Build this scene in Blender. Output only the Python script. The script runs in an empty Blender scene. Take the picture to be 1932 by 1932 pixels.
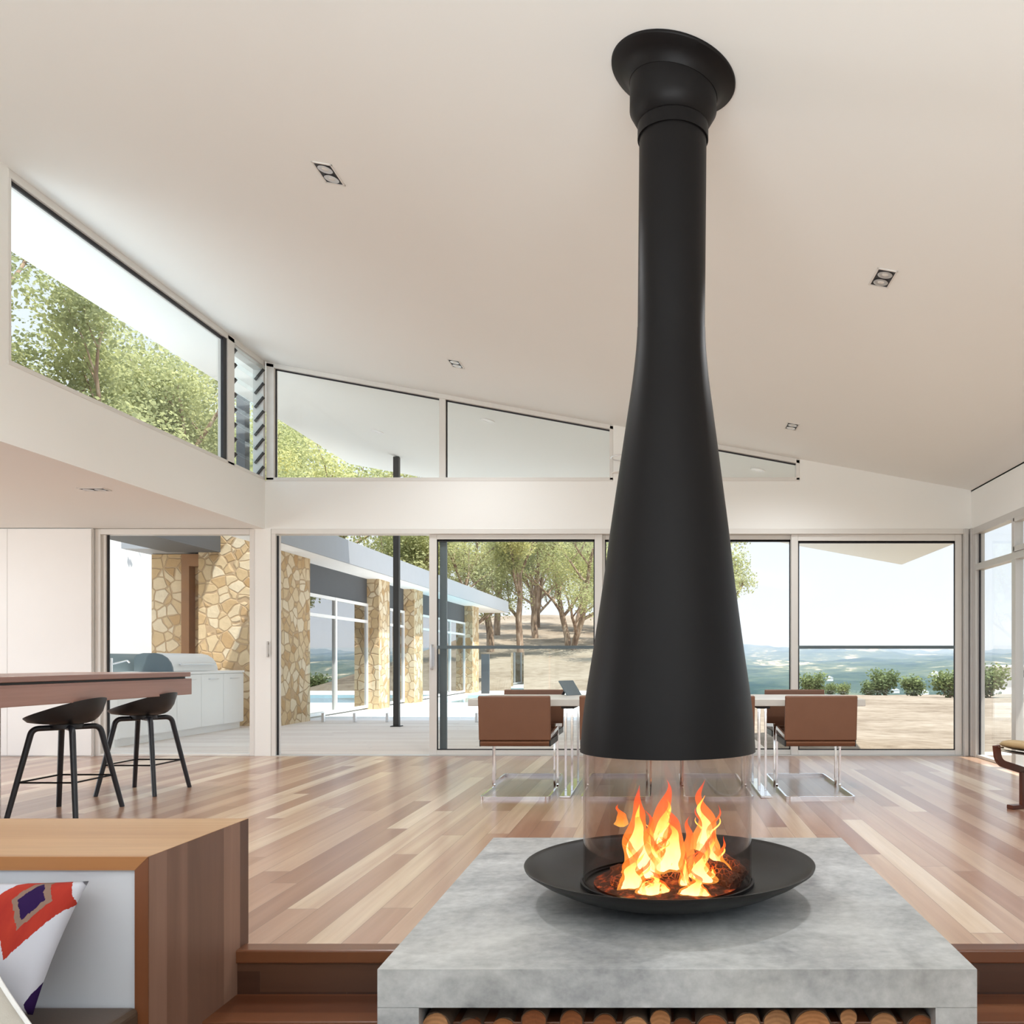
import bpy, bmesh, math, random
from mathutils import Vector, Matrix, noise

# ------------------------------------------------------------------ scene, camera, world, light
S = bpy.context.scene
COL = S.collection
F, CX, CY, H = 1650.0, 1248.0, 1246.0, 1.05          # focal length (px of the 1932 frame), principal point, eye height

cd = bpy.data.cameras.new('camera')
cam = bpy.data.objects.new('camera', cd)
COL.objects.link(cam)
cam.location = (0, 0, H)
cam.rotation_euler = (math.pi / 2, 0, 0)
cd.sensor_width = 36.0
cd.lens = F / 1932.0 * 36.0
cd.shift_x = -(CX - 966.0) / 1932.0
cd.shift_y = (CY - 966.0) / 1932.0
cd.clip_end = 20000
cd.clip_start = 0.05
S.camera = cam

S.view_settings.view_transform = 'Standard'
S.view_settings.look = 'None'
S.view_settings.gamma = 1.0
S.view_settings.use_curve_mapping = False
S.view_settings.exposure = 0.63
S.cycles.transparent_max_bounces = 32
S.cycles.max_bounces = 10
S.cycles.diffuse_bounces = 6
S.cycles.caustics_reflective = False
S.cycles.caustics_refractive = False
S.cycles.sample_clamp_indirect = 6.0

W = bpy.data.worlds.new('world')
S.world = W
W.use_nodes = True
nt = W.node_tree
nt.nodes.clear()
_o = nt.nodes.new('ShaderNodeOutputWorld')
_b = nt.nodes.new('ShaderNodeBackground')
_r = nt.nodes.new('ShaderNodeValToRGB')
_t = nt.nodes.new('ShaderNodeTexCoord')
_s = nt.nodes.new('ShaderNodeSeparateXYZ')
_m = nt.nodes.new('ShaderNodeMath'); _m.operation = 'MULTIPLY_ADD'
_m.inputs[1].default_value = 0.5; _m.inputs[2].default_value = 0.5
nt.links.new(_t.outputs['Generated'], _s.inputs[0])
nt.links.new(_s.outputs['Z'], _m.inputs[0])
nt.links.new(_m.outputs[0], _r.inputs[0])
nt.links.new(_r.outputs[0], _b.inputs[0])
nt.links.new(_b.outputs[0], _o.inputs[0])
e = _r.color_ramp.elements
e[0].position = 0.0; e[0].color = (0.62, 0.58, 0.52, 1)
e[1].position = 1.0; e[1].color = (1.0, 1.25, 1.6, 1)
for p, c in ((0.49, (0.62, 0.58, 0.50)), (0.505, (0.63, 0.665, 0.70)), (0.56, (0.595, 0.645, 0.695)), (0.72, (0.56, 0.63, 0.70)), (0.80, (1.1, 1.25, 1.45))):
    k = e.new(p); k.color = (*c, 1)
_b.inputs[1].default_value = 1.0

sd = bpy.data.lights.new('sun', 'SUN')
sun = bpy.data.objects.new('sun', sd)
COL.objects.link(sun)
sun.rotation_euler = Vector((-0.36, 0.20, -0.95)).to_track_quat('-Z', 'Y').to_euler()
sd.energy = 5.0
sd.angle = 0.009
sd.color = (1.0, 0.95, 0.86)

def area(name, loc, direction, sx, sy, power, color):
    d = bpy.data.lights.new(name, 'AREA')
    d.shape = 'RECTANGLE'; d.size = sx; d.size_y = sy; d.energy = power; d.color = color
    o = bpy.data.objects.new(name, d)
    COL.objects.link(o)
    o.location = loc
    o.rotation_euler = Vector(direction).to_track_quat('-Z', 'Z').to_euler()
    return o
# added bounce fill, thrown up at the ceiling from behind the camera
area('bounce_light', (-0.4, -3.0, 0.25), (0, 0.0, 1), 6.5, 2.4, 600, (0.90, 0.955, 1.0))
# added fill light to brighten the kitchen ceiling, out of frame on the left
area('kitchen_fill', (-10.2, 5.2, 1.3), (1, 0.1, 0.35), 6.0, 2.2, 200, (0.95, 0.98, 1.0))

# ------------------------------------------------------------------ helpers
def R3(v): return Vector(v)

class MB:
    def __init__(s):
        s.v = []; s.f = []; s.uv = None
    def add(s, vs, fs):
        n = len(s.v)
        s.v += [tuple(p) for p in vs]
        s.f += [tuple(i + n for i in f) for f in fs]
        return s
    def box(s, x0, x1, y0, y1, z0, z1):
        vs = [(x, y, z) for z in (z0, z1) for y in (y0, y1) for x in (x0, x1)]
        return s.add(vs, [(0, 2, 3, 1), (4, 5, 7, 6), (0, 1, 5, 4), (2, 6, 7, 3), (0, 4, 6, 2), (1, 3, 7, 5)])
    def hexa(s, b, t):            # bottom quad, top quad (ccw from above)
        return s.add(list(b) + list(t), [(3, 2, 1, 0), (4, 5, 6, 7), (0, 1, 5, 4), (1, 2, 6, 5), (2, 3, 7, 6), (3, 0, 4, 7)])
    def prism(s, poly, axis, a, b):     # polygon of 2 coords extruded along an axis
        def mk(p, t):
            return {'x': (t, p[0], p[1]), 'y': (p[0], t, p[1]), 'z': (p[0], p[1], t)}[axis]
        n = len(poly)
        vs = [mk(p, a) for p in poly] + [mk(p, b) for p in poly]
        fs = [tuple(range(n - 1, -1, -1)), tuple(range(n, 2 * n))]
        fs += [(i, (i + 1) % n, n + (i + 1) % n, n + i) for i in range(n)]
        return s.add(vs, fs)
    def lathe(s, prof, c=(0, 0, 0), n=64, closed=False, lean=0.0, tilt=None):
        m = len(prof); vs = []
        for r, z in prof:
            for i in range(n):
                a = 2 * math.pi * i / n
                x, y = r * math.cos(a), r * math.sin(a)
                zz = z + (tilt(x, y, r, z) if tilt else 0)
                vs.append((c[0] + x + lean * z, c[1] + y, c[2] + zz))
        fs = []
        for j in range(m - 1 if not closed else m):
            k = (j + 1) % m
            for i in range(n):
                i2 = (i + 1) % n
                fs.append((j * n + i, j * n + i2, k * n + i2, k * n + i))
        if not closed:
            if prof[0][0] > 1e-6: fs.append(tuple(range(n - 1, -1, -1)))
            if prof[-1][0] > 1e-6: fs.append(tuple((m - 1) * n + i for i in range(n)))
        return s.add(vs, fs)
    def sweep(s, path, prof, up=(0, 0, 1), loop=False, scale=None):
        P = [Vector(p) for p in path]; n = len(P); m = len(prof); vs = []
        side0 = None
        for i in range(n):
            a = P[i - 1] if (i or loop) else P[i]
            b = P[(i + 1) % n] if (i < n - 1 or loop) else P[i]
            t = (b - a).normalized()
            if side0 is None:
                u = Vector(up)
                sd_ = t.cross(u)
                if sd_.length < 1e-4: sd_ = t.cross(Vector((1, 0, 0)))
                side0 = sd_.normalized()
            else:
                side0 = (side0 - t * side0.dot(t))
                side0.normalize()
            nn = side0.cross(t).normalized()
            k = scale[i] if scale else 1.0
            for q in prof:
                vs.append(P[i] + side0 * q[0] * k + nn * q[1] * k)
        fs = []
        for i in range(n if loop else n - 1):
            j = (i + 1) % n
            for q in range(m):
                q2 = (q + 1) % m
                fs.append((i * m + q, i * m + q2, j * m + q2, j * m + q))
        if not loop:
            fs.append(tuple(range(m - 1, -1, -1)))
            fs.append(tuple((n - 1) * m + q for q in range(m)))
        return s.add(vs, fs)
    def tube(s, path, r, n=10, loop=False, scale=None):
        return s.sweep(path, [(r * math.cos(2 * math.pi * i / n), r * math.sin(2 * math.pi * i / n)) for i in range(n)], loop=loop, scale=scale)
    def bar(s, path, w, t, up=(0, 0, 1), loop=False):
        return s.sweep(path, [(-w / 2, -t / 2), (w / 2, -t / 2), (w / 2, t / 2), (-w / 2, t / 2)], up=up, loop=loop)
    def grid(s, fn, nu, nv, both=None):
        vs = [fn(i / nu, j / nv) for j in range(nv + 1) for i in range(nu + 1)]
        fs = [(j * (nu + 1) + i, j * (nu + 1) + i + 1, (j + 1) * (nu + 1) + i + 1, (j + 1) * (nu + 1) + i) for j in range(nv) for i in range(nu)]
        return s.add(vs, fs)

def fillet(pts, r, n=6, loop=False):
    P = [Vector(p) for p in pts]; out = []
    N = len(P)
    for i in range(N):
        if not loop and i in (0, N - 1):
            out.append(P[i]); continue
        a, b, c = P[i - 1], P[i], P[(i + 1) % N]
        d1 = (a - b).normalized(); d2 = (c - b).normalized()
        ang = d1.angle(d2)
        if ang > math.pi - 0.05:
            out.append(b); continue
        d = min(r / math.tan(ang / 2), (a - b).length * 0.49, (c - b).length * 0.49)
        p1 = b + d1 * d; p2 = b + d2 * d
        for k in range(n + 1):
            t = k / n
            out.append(p1 * (1 - t) ** 2 + b * 2 * t * (1 - t) + p2 * t * t)
    return out

def mesh_obj(name, mb, mat, origin=(0, 0, 0), smooth=False, bevel=0.0, seg=2, recalc=True, angle=35):
    me = bpy.data.meshes.new(name)
    ox, oy, oz = origin
    me.from_pydata([(x - ox, y - oy, z - oz) for x, y, z in mb.v], [], mb.f)
    if recalc:
        bm = bmesh.new(); bm.from_mesh(me)
        bmesh.ops.recalc_face_normals(bm, faces=bm.faces)
        bm.to_mesh(me); bm.free()
    for m in (mat if isinstance(mat, (list, tuple)) else [mat]):
        me.materials.append(m)
    if mb.uv:
        l = me.uv_layers.new(name='UVMap')
        for lp in me.loops:
            l.data[lp.index].uv = mb.uv[lp.vertex_index]
    if smooth:
        me.polygons.foreach_set('use_smooth', [True] * len(me.polygons))
        try: me.set_sharp_from_angle(angle=math.radians(angle))
        except Exception: pass
    o = bpy.data.objects.new(name, me)
    COL.objects.link(o)
    o.location = origin
    if bevel:
        b = o.modifiers.new('bevel', 'BEVEL'); b.width = bevel; b.segments = seg
        b.limit_method = 'ANGLE'; b.angle_limit = math.radians(40)
    return o

def tag(o, label=None, cat=None, group=None, kind=None):
    if label: o['label'] = label
    if cat: o['category'] = cat
    if group: o['group'] = group
    if kind: o['kind'] = kind
    return o

def base_of(mb):
    xs = [p[0] for p in mb.v]; ys = [p[1] for p in mb.v]; zs = [p[2] for p in mb.v]
    return ((min(xs) + max(xs)) / 2, (min(ys) + max(ys)) / 2, min(zs))

def thing(name, label, cat, loc=(0, 0, 0), rz=0.0, group=None):
    o = bpy.data.objects.new(name, None)
    o.empty_display_size = 0.1
    COL.objects.link(o)
    o.location = loc; o.rotation_euler = (0, 0, rz)
    return tag(o, label, cat, group)

def solid(name, mb, mat, label, cat, group=None, **k):
    o = mesh_obj(name, mb, mat, base_of(mb), **k)
    return tag(o, label, cat, group)

def struct(name, mb, mat, parent=None, **k):
    if parent is not None:
        return part(parent, name, mb, mat, **k)
    o = mesh_obj(name, mb, mat, base_of(mb), **k)
    o['kind'] = 'structure'
    return o

def world_loc(o):
    v = Vector(o.location); p = o.parent
    while p: v = v + Vector(p.location); p = p.parent
    return v

def part(root, name, mb, mat, local=False, label=None, **k):
    """child mesh; geometry given in world coordinates (or local with local=True), root unrotated while building"""
    org = (0, 0, 0) if local else tuple(world_loc(root))
    o = mesh_obj(name, mb, mat, org, **k)
    o.location = (0, 0, 0)
    o.parent = root
    if label: o['label'] = label
    return o

def copy_tree(o, parent=None):
    c = o.copy(); COL.objects.link(c); c.parent = parent
    for ch in [x for x in o.children]:
        copy_tree(ch, c)
    return c

def P(u, v, Y):            # a point at depth Y seen in direction (u, v)
    return Vector(((u - CX) / F * Y, Y, H - (v - CY) / F * Y))
SL, C0 = -0.1825, 3.538     # ceiling plane: z = C0 + SL*x
def ceil_z(x): return C0 + SL * x
def on_ceiling(u, v):
    a, b = (u - CX) / F, (CY - v) / F
    Y = (C0 - H) / (b - SL * a)
    return Vector((a * Y, Y, H + b * Y))

# ------------------------------------------------------------------ materials
def srgb(r, g, b):
    def c(x):
        x /= 255.0
        return x / 12.92 if x <= 0.04045 else ((x + 0.055) / 1.055) ** 2.4
    return (c(r), c(g), c(b), 1)

class N:
    def __init__(s, name):
        s.m = bpy.data.materials.new(name); s.m.use_nodes = True
        s.t = s.m.node_tree; s.t.nodes.clear()
        s.out = s.t.nodes.new('ShaderNodeOutputMaterial')
    def n(s, typ, **kw):
        x = s.t.nodes.new('ShaderNode' + typ)
        for k, v in kw.items():
            if k.startswith('i_'):
                key = k[2:]
                x.inputs[int(key) if key.isdigit() else key.replace('_', ' ')].default_value = v
            else: setattr(x, k, v)
        return x
    def l(s, a, b): s.t.links.new(a, b)
    def math(s, op, a, b=None, c=None):
        x = s.n('Math', operation=op)
        for i, q in enumerate((a, b, c)):
            if q is None: continue
            if isinstance(q, (int, float)): x.inputs[i].default_value = q
            else: s.l(q, x.inputs[i])
        return x.outputs[0]
    def mix(s, fac, a, b, mode='MIX'):
        x = s.n('Mix', data_type='RGBA', blend_type=mode)
        for sock, q in ((x.inputs[0], fac), (x.inputs[6], a), (x.inputs[7], b)):
            if isinstance(q, (int, float)): sock.default_value = q
            elif isinstance(q, (tuple, list)): sock.default_value = q
            else: s.l(q, sock)
        return x.outputs[2]
    def ramp(s, fac, stops, interp='LINEAR'):
        x = s.n('ValToRGB'); cr = x.color_ramp; cr.interpolation = interp
        while len(cr.elements) < len(stops): cr.elements.new(0.5)
        for el, (p, c) in zip(cr.elements, stops):
            el.position = p; el.color = c if len(c) == 4 else (*c, 1)
        s.l(fac, x.inputs[0])
        return x.outputs[0]
    def coord(s, kind='Object', scale=None, rot=None):
        t = s.n('TexCoord').outputs[kind]
        if scale or rot:
            m = s.n('Mapping')
            if scale: m.inputs['Scale'].default_value = scale
            if rot: m.inputs['Rotation'].default_value = rot
            s.l(t, m.inputs[0]); t = m.outputs[0]
        return t
    def noise(s, vec, scale=5, detail=4, rough=0.55, dist=0.0):
        x = s.n('TexNoise'); x.inputs['Scale'].default_value = scale; x.inputs['Detail'].default_value = detail
        x.inputs['Roughness'].default_value = rough; x.inputs['Distortion'].default_value = dist
        s.l(vec, x.inputs['Vector'])
        return x.outputs['Fac']
    def bsdf(s, color=None, rough=0.5, metal=0.0, spec=0.5, bump=None, bumpstr=0.2, bumpdist=0.01, **kw):
        b = s.n('BsdfPrincipled')
        def put(sock, q):
            if q is None: return
            if isinstance(q, (int, float, tuple, list)): sock.default_value = q
            else: s.l(q, sock)
        put(b.inputs['Base Color'], color); put(b.inputs['Roughness'], rough); put(b.inputs['Metallic'], metal)
        put(b.inputs['Specular IOR Level'], spec)
        for k, v in kw.items(): put(b.inputs[k.replace('_', ' ')], v)
        if bump is not None:
            u = s.n('Bump'); u.inputs['Strength'].default_value = bumpstr; u.inputs['Distance'].default_value = bumpdist
            s.l(bump, u.inputs['Height']); s.l(u.outputs[0], b.inputs['Normal'])
        s.l(b.outputs[0], s.out.inputs[0])
        return b

def flat(name, col, rough=0.5, metal=0.0, spec=0.5, var=0.04, scale=6.0, bump=0.0):
    m = N(name)
    nz = m.noise(m.coord(), scale, 3)
    c = m.mix(nz, tuple(x * (1 - var) for x in col[:3]) + (1,), tuple(min(1, x * (1 + var)) for x in col[:3]) + (1,))
    m.bsdf(c, rough, metal, spec, bump=nz if bump else None, bumpstr=bump)
    return m.m

def boards(name, w, length, stops, rough=0.28, axis='y', grain=1.0, gap=0.012, spec=0.5, streak=0.5, coat=0.0):
    """timber boards running along an axis; each board its own tone"""
    m = N(name)
    geo = m.n('NewGeometry').outputs['Position']
    sp = m.n('SeparateXYZ'); m.l(geo, sp.inputs[0])
    ax = {'x': 'X', 'y': 'Y', 'z': 'Z'}
    along = sp.outputs[ax[axis[0]]]
    across = sp.outputs[ax[axis[1]]] if len(axis) > 1 else sp.outputs['X' if axis == 'y' else 'Y']
    a = m.math('DIVIDE', across, w)
    idx = m.math('FLOOR', a)
    fr = m.math('FRACT', a)
    wn = m.n('TexWhiteNoise', noise_dimensions='1D'); m.l(idx, wn.inputs['W'])
    off = m.math('MULTIPLY', wn.outputs['Value'], 7.3)
    b = m.math('DIVIDE', m.math('ADD', m.math('ADD', along, off), 21.7), length)
    bi = m.math('FLOOR', b); bf = m.math('FRACT', b)
    cmb = m.n('CombineXYZ'); m.l(idx, cmb.inputs[0]); m.l(bi, cmb.inputs[1])
    wn2 = m.n('TexWhiteNoise', noise_dimensions='3D'); m.l(cmb.outputs[0], wn2.inputs['Vector'])
    tone = wn2.outputs['Value']
    # grain stretched along the board, shifted per board
    gx = m.n('CombineXYZ')
    m.l(m.math('MULTIPLY_ADD', across, 26.0 * grain, m.math('MULTIPLY', tone, 31.0)), gx.inputs[0])
    m.l(m.math('MULTIPLY', along, 1.3 * grain), gx.inputs[1])
    m.l(m.math('MULTIPLY', tone, 17.0), gx.inputs[2])
    g = m.noise(gx.outputs[0], 1.0, 5, 0.6, 0.6)
    gx2 = m.n('CombineXYZ')
    m.l(m.math('MULTIPLY_ADD', across, 9.0 * grain, m.math('MULTIPLY', tone, 11.0)), gx2.inputs[0])
    m.l(m.math('MULTIPLY', along, 0.35 * grain), gx2.inputs[1])
    m.l(m.math('MULTIPLY', tone, 37.0), gx2.inputs[2])
    g2 = m.noise(gx2.outputs[0], 1.0, 2, 0.5, 0.3)
    t2 = m.math('ADD', tone, m.math('MULTIPLY', m.math('SUBTRACT', g2, 0.5), streak))
    c = m.ramp(t2, stops)
    c = m.mix(m.math('MULTIPLY', m.math('SUBTRACT', g, 0.35), 0.9), c, (0.55, 0.5, 0.45, 1), 'MULTIPLY')
    e1 = m.math('LESS_THAN', fr, gap)
    e2 = m.math('LESS_THAN', bf, 0.0035 / length)
    ed = m.math('MAXIMUM', e1, e2)
    c = m.mix(m.math('MULTIPLY', ed, 0.75), c, (0.08, 0.04, 0.025, 1))
    m.bsdf(c, rough, spec=spec, Coat_Weight=coat, Coat_Roughness=0.21, Coat_IOR=1.5, bump=m.math('SUBTRACT', m.math('MULTIPLY', g, 0.15), m.math('MULTIPLY', ed, 0.6)), bumpstr=0.08, bumpdist=0.003)
    return m.m

M = {}
M['paint'] = flat('white_paint', (0.865, 0.872, 0.85, 1), 0.75, spec=0.2, var=0.012, scale=1.2)
M['ceiling'] = flat('ceiling_paint', (0.862, 0.878, 0.862, 1), 0.8, spec=0.15, var=0.012, scale=0.7)
M['cabinet'] = flat('white_lacquer', (0.84, 0.84, 0.83, 1), 0.35, var=0.01)
M['panel_shaded'] = flat('shaded_white_lacquer', (0.56, 0.57, 0.60, 1), 0.4, var=0.01)  # white bench panel, its shade put into the colour
M['alu'] = flat('anodised_frame', (0.60, 0.59, 0.57, 1), 0.38, metal=0.25, var=0.02)
M['alu_white'] = flat('pale_frame', (0.74, 0.73, 0.70, 1), 0.4, var=0.02)
M['gasket'] = flat('black_gasket', (0.012, 0.012, 0.016, 1), 0.5)
M['black_steel'] = flat('black_steel_paint', (0.0068, 0.006, 0.0062, 1), 0.46, metal=0.0, spec=0.16, var=0.08, scale=14)
M['pan'] = flat('black_pan_paint', (0.012, 0.0105, 0.0095, 1), 0.40, spec=0.28, var=0.08, scale=14)
M['chrome'] = flat('chrome', (0.80, 0.80, 0.82, 1), 0.09, metal=1.0, var=0.01)
M['steel'] = flat('brushed_steel', (0.72, 0.73, 0.75, 1), 0.3, metal=0.9, var=0.03)
M['black_plastic'] = flat('black_plastic', (0.012, 0.012, 0.013, 1), 0.42, var=0.05)
M['black_wood'] = flat('black_stained_wood', (0.014, 0.015, 0.019, 1), 0.38, var=0.15, scale=20)
M['dark_steel'] = flat('dark_post_paint', (0.03, 0.028, 0.026, 1), 0.5)
M['colorbond'] = flat('grey_metal_fascia', (0.33, 0.35, 0.38, 1), 0.5, metal=0.1)
M['slate'] = flat('dark_slate_panel', (0.10, 0.135, 0.15, 1), 0.4, var=0.15)
M['header'] = flat('dark_header_panel', (0.075, 0.08, 0.088, 1), 0.6)
M['render_white'] = flat('white_render', (0.85, 0.85, 0.84, 1), 0.8)
M['paving'] = flat('pale_paving', (0.80, 0.78, 0.75, 1), 0.8, var=0.05, scale=2)
M['tabletop'] = flat('pale_concrete_top', (0.60, 0.58, 0.53, 1), 0.35, var=0.06, scale=9)

def leather(name, c1, c2, rough=0.45):
    m = N(name)
    o = m.coord()
    n1 = m.noise(o, 5, 4); n2 = m.noise(o, 160, 2)
    m.bsdf(m.mix(n1, c1, c2), rough, bump=n2, bumpstr=0.12, bumpdist=0.002)
    return m.m
M['tan'] = leather('tan_leather', (0.155, 0.066, 0.033, 1), (0.20, 0.09, 0.048, 1))
M['tan_light'] = leather('light_tan_leather', (0.42, 0.29, 0.14, 1), (0.50, 0.36, 0.19, 1))
M['brown'] = leather('brown_seat_leather', (0.062, 0.04, 0.026, 1), (0.085, 0.055, 0.036, 1), 0.4)

wood = lambda *a: [(p, c) for p, c in a]
FLOOR = wood((0.0, (0.30, 0.135, 0.078, 1)), (0.22, (0.365, 0.185, 0.112, 1)), (0.42, (0.43, 0.24, 0.155, 1)),
             (0.6, (0.485, 0.295, 0.195, 1)), (0.8, (0.54, 0.355, 0.24, 1)), (0.91, (0.66, 0.49, 0.345, 1)), (1.0, (0.72, 0.56, 0.42, 1)))
M['floor'] = boards('timber_floor_boards', 0.132, 2.4, FLOOR, rough=0.36, axis='yx', streak=0.75, gap=0.015, spec=0.5, coat=0.65)
RED = wood((0.0, (0.085, 0.026, 0.010, 1)), (0.5, (0.13, 0.042, 0.016, 1)), (1.0, (0.18, 0.066, 0.027, 1)))
M['step'] = boards('red_timber_boards', 0.075, 2.6, RED, rough=0.3, axis='xy', streak=0.5, gap=0.0)
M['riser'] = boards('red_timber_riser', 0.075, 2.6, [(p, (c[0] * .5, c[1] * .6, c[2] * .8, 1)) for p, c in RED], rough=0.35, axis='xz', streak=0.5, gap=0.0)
CLAD = wood((0.0, (0.115, 0.058, 0.038, 1)), (0.4, (0.155, 0.082, 0.054, 1)), (0.7, (0.19, 0.10, 0.066, 1)), (1.0, (0.29, 0.165, 0.115, 1)))
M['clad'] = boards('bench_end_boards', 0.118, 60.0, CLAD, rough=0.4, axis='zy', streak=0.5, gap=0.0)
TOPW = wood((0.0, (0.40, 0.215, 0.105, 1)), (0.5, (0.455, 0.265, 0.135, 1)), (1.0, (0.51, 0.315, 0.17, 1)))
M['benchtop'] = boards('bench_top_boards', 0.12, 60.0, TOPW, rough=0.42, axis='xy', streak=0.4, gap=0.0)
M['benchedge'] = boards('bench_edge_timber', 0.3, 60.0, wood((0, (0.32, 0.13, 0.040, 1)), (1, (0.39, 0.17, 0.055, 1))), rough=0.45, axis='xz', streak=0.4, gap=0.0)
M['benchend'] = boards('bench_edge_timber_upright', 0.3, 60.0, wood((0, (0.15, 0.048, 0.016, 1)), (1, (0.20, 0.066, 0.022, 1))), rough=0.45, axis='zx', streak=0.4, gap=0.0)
BAR = wood((0, (0.26, 0.135, 0.105, 1)), (0.5, (0.33, 0.18, 0.14, 1)), (1, (0.40, 0.23, 0.175, 1)))
M['bartop'] = boards('bar_top_timber', 0.22, 60.0, BAR, rough=0.3, axis='yz', streak=0.6, gap=0.0)
M['deck'] = boards('pale_deck_boards', 0.14, 3.0, wood((0, (0.70, 0.61, 0.54, 1)), (1, (0.80, 0.73, 0.66, 1))), rough=0.6, axis='xy', streak=0.3, gap=0.03)
M['redwood'] = flat('dark_bentwood', (0.105, 0.030, 0.016, 1), 0.3, var=0.2, scale=12)
M['timber_post'] = flat('outdoor_timber', (0.25, 0.12, 0.045, 1), 0.6, var=0.2)

def glass(name, tint=(1, 1, 1, 1), f0=0.03):
    """thin clear glass: Schlick reflection over transparency, the same from both faces"""
    m = N(name)
    lw = m.n('LayerWeight'); lw.inputs['Blend'].default_value = 0.5
    f = m.math('MULTIPLY_ADD', m.math('POWER', lw.outputs['Facing'], 5.0), 0.8 * (1 - f0), f0)
    tr = m.n('BsdfTransparent'); tr.inputs[0].default_value = tint
    gl = m.n('BsdfGlossy'); gl.inputs['Roughness'].default_value = 0.0
    mx = m.n('MixShader')
    m.l(f, mx.inputs[0]); m.l(tr.outputs[0], mx.inputs[1]); m.l(gl.outputs[0], mx.inputs[2])
    m.l(mx.outputs[0], m.out.inputs[0])
    return m.m
M['glass'] = glass('window_glass', (0.99, 0.998, 0.995, 1), 0.012)
M['fire_glass'] = glass('smoky_fire_glass', (0.88, 0.84, 0.82, 1), 0.03)
M['fence_glass'] = glass('fence_glass', (0.96, 0.99, 0.995, 1), 0.02)
M['mirror_glass'] = glass('reflective_glass', (0.30, 0.36, 0.40, 1), 0.62)
M['water'] = N('pool_water')
M['water'].bsdf((0.16, 0.42, 0.52, 1), 0.05, spec=0.6, bump=M['water'].noise(M['water'].coord(), 3, 3), bumpstr=0.05)
M['water'] = M['water'].m

def concrete(name, a, b, sc=2.2):
    m = N(name)
    o = m.coord()
    n1 = m.noise(o, sc, 7, 0.62, 0.6); n2 = m.noise(o, sc * 11, 5, 0.6); n3 = m.noise(o, 90, 2)
    st = m.noise(m.coord(scale=(1, 6, 1)), 1.4, 4, 0.6, 0.8)
    f = m.math('ADD', m.math('MULTIPLY', n1, 0.62), m.math('ADD', m.math('MULTIPLY', n2, 0.25), m.math('MULTIPLY', st, 0.13)))
    c = m.ramp(f, [(0.36, a), (0.5, tuple((x + y) / 2 for x, y in zip(a, b))), (0.64, b)])
    w = m.noise(o, 1.3, 3)
    c = m.mix(m.math('MULTIPLY', m.math('SUBTRACT', w, 0.45), 0.7), c, (0.52, 0.49, 0.40, 1))
    m.bsdf(c, m.math('MULTIPLY_ADD', n1, 0.25, 0.35), bump=m.math('ADD', n2, m.math('MULTIPLY', n3, 0.3)), bumpstr=0.1, bumpdist=0.004)
    return m.m
M['concrete'] = concrete('polished_concrete', (0.20, 0.207, 0.213, 1), (0.56, 0.565, 0.56, 1))

def stone(name, mortar, cols, sc=3.4):
    m = N(name)
    o = m.coord()
    wv = m.n('TexNoise'); wv.inputs['Scale'].default_value = 2.5; m.l(o, wv.inputs['Vector'])
    mx = m.n('VectorMath', operation='MULTIPLY_ADD'); m.l(wv.outputs['Color'], mx.inputs[0]); mx.inputs[1].default_value = (0.12,) * 3; m.l(o, mx.inputs[2])
    v1 = m.n('TexVoronoi', feature='F1'); v1.inputs['Scale'].default_value = sc; m.l(mx.outputs[0], v1.inputs['Vector'])
    v2 = m.n('TexVoronoi', feature='DISTANCE_TO_EDGE'); v2.inputs['Scale'].default_value = sc; m.l(mx.outputs[0], v2.inputs['Vector'])
    sp = m.n('SeparateColor'); m.l(v1.outputs['Color'], sp.inputs[0])
    c = m.ramp(sp.outputs[0], cols)
    n = m.noise(o, 14, 5, 0.6)
    c = m.mix(m.math('MULTIPLY', n, 0.6), c, (0.55, 0.5, 0.42, 1), 'MULTIPLY')
    e = m.ramp(v2.outputs['Distance'], [(0.03, (0, 0, 0, 1)), (0.075, (1, 1, 1, 1))])
    c = m.mix(e, mortar, c)
    m.bsdf(c, 0.85, spec=0.2, bump=m.math('ADD', m.math('MULTIPLY', e, 1.0), m.math('MULTIPLY', n, 0.4)), bumpstr=0.6, bumpdist=0.03)
    return m.m
STONE = [(0.0, (0.52, 0.34, 0.17, 1)), (0.3, (0.64, 0.47, 0.27, 1)), (0.6, (0.72, 0.58, 0.38, 1)), (1.0, (0.80, 0.70, 0.53, 1))]
M['stone'] = stone('sandstone_crazy_wall', (0.46, 0.33, 0.20, 1), STONE, 5.6)

def foliage(name, stops, trans=0.35):
    m = N(name)
    oi = m.n('ObjectInfo').outputs['Random']
    n = m.noise(m.n('NewGeometry').outputs['Position'], 0.55, 4, 0.6)
    n2 = m.noise(m.n('NewGeometry').outputs['Position'], 9.0, 2, 0.6)
    f = m.math('ADD', m.math('MULTIPLY', n, 0.6), m.math('ADD', m.math('MULTIPLY', oi, 0.15), m.math('MULTIPLY', n2, 0.3)))
    c = m.ramp(f, stops)
    d = m.n('BsdfDiffuse'); t = m.n('BsdfTranslucent'); x = m.n('MixShader'); x.inputs[0].default_value = trans
    m.l(c, d.inputs[0]); m.l(c, t.inputs[0]); m.l(d.outputs[0], x.inputs[1]); m.l(t.outputs[0], x.inputs[2]); m.l(x.outputs[0], m.out.inputs[0])
    return m.m
LEAF = [(0.30, (0.22, 0.245, 0.14, 1)), (0.45, (0.38, 0.41, 0.22, 1)), (0.6, (0.58, 0.59, 0.30, 1)), (0.75, (0.78, 0.72, 0.34, 1))]
M['leaf'] = foliage('eucalypt_leaves', LEAF, 0.5)
M['shrub'] = foliage('shrub_leaves', [(0.3, (0.09, 0.13, 0.07, 1)), (0.55, (0.24, 0.29, 0.13, 1)), (0.75, (0.42, 0.44, 0.18, 1))], 0.3)
M['bark'] = N('pale_bark')
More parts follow.
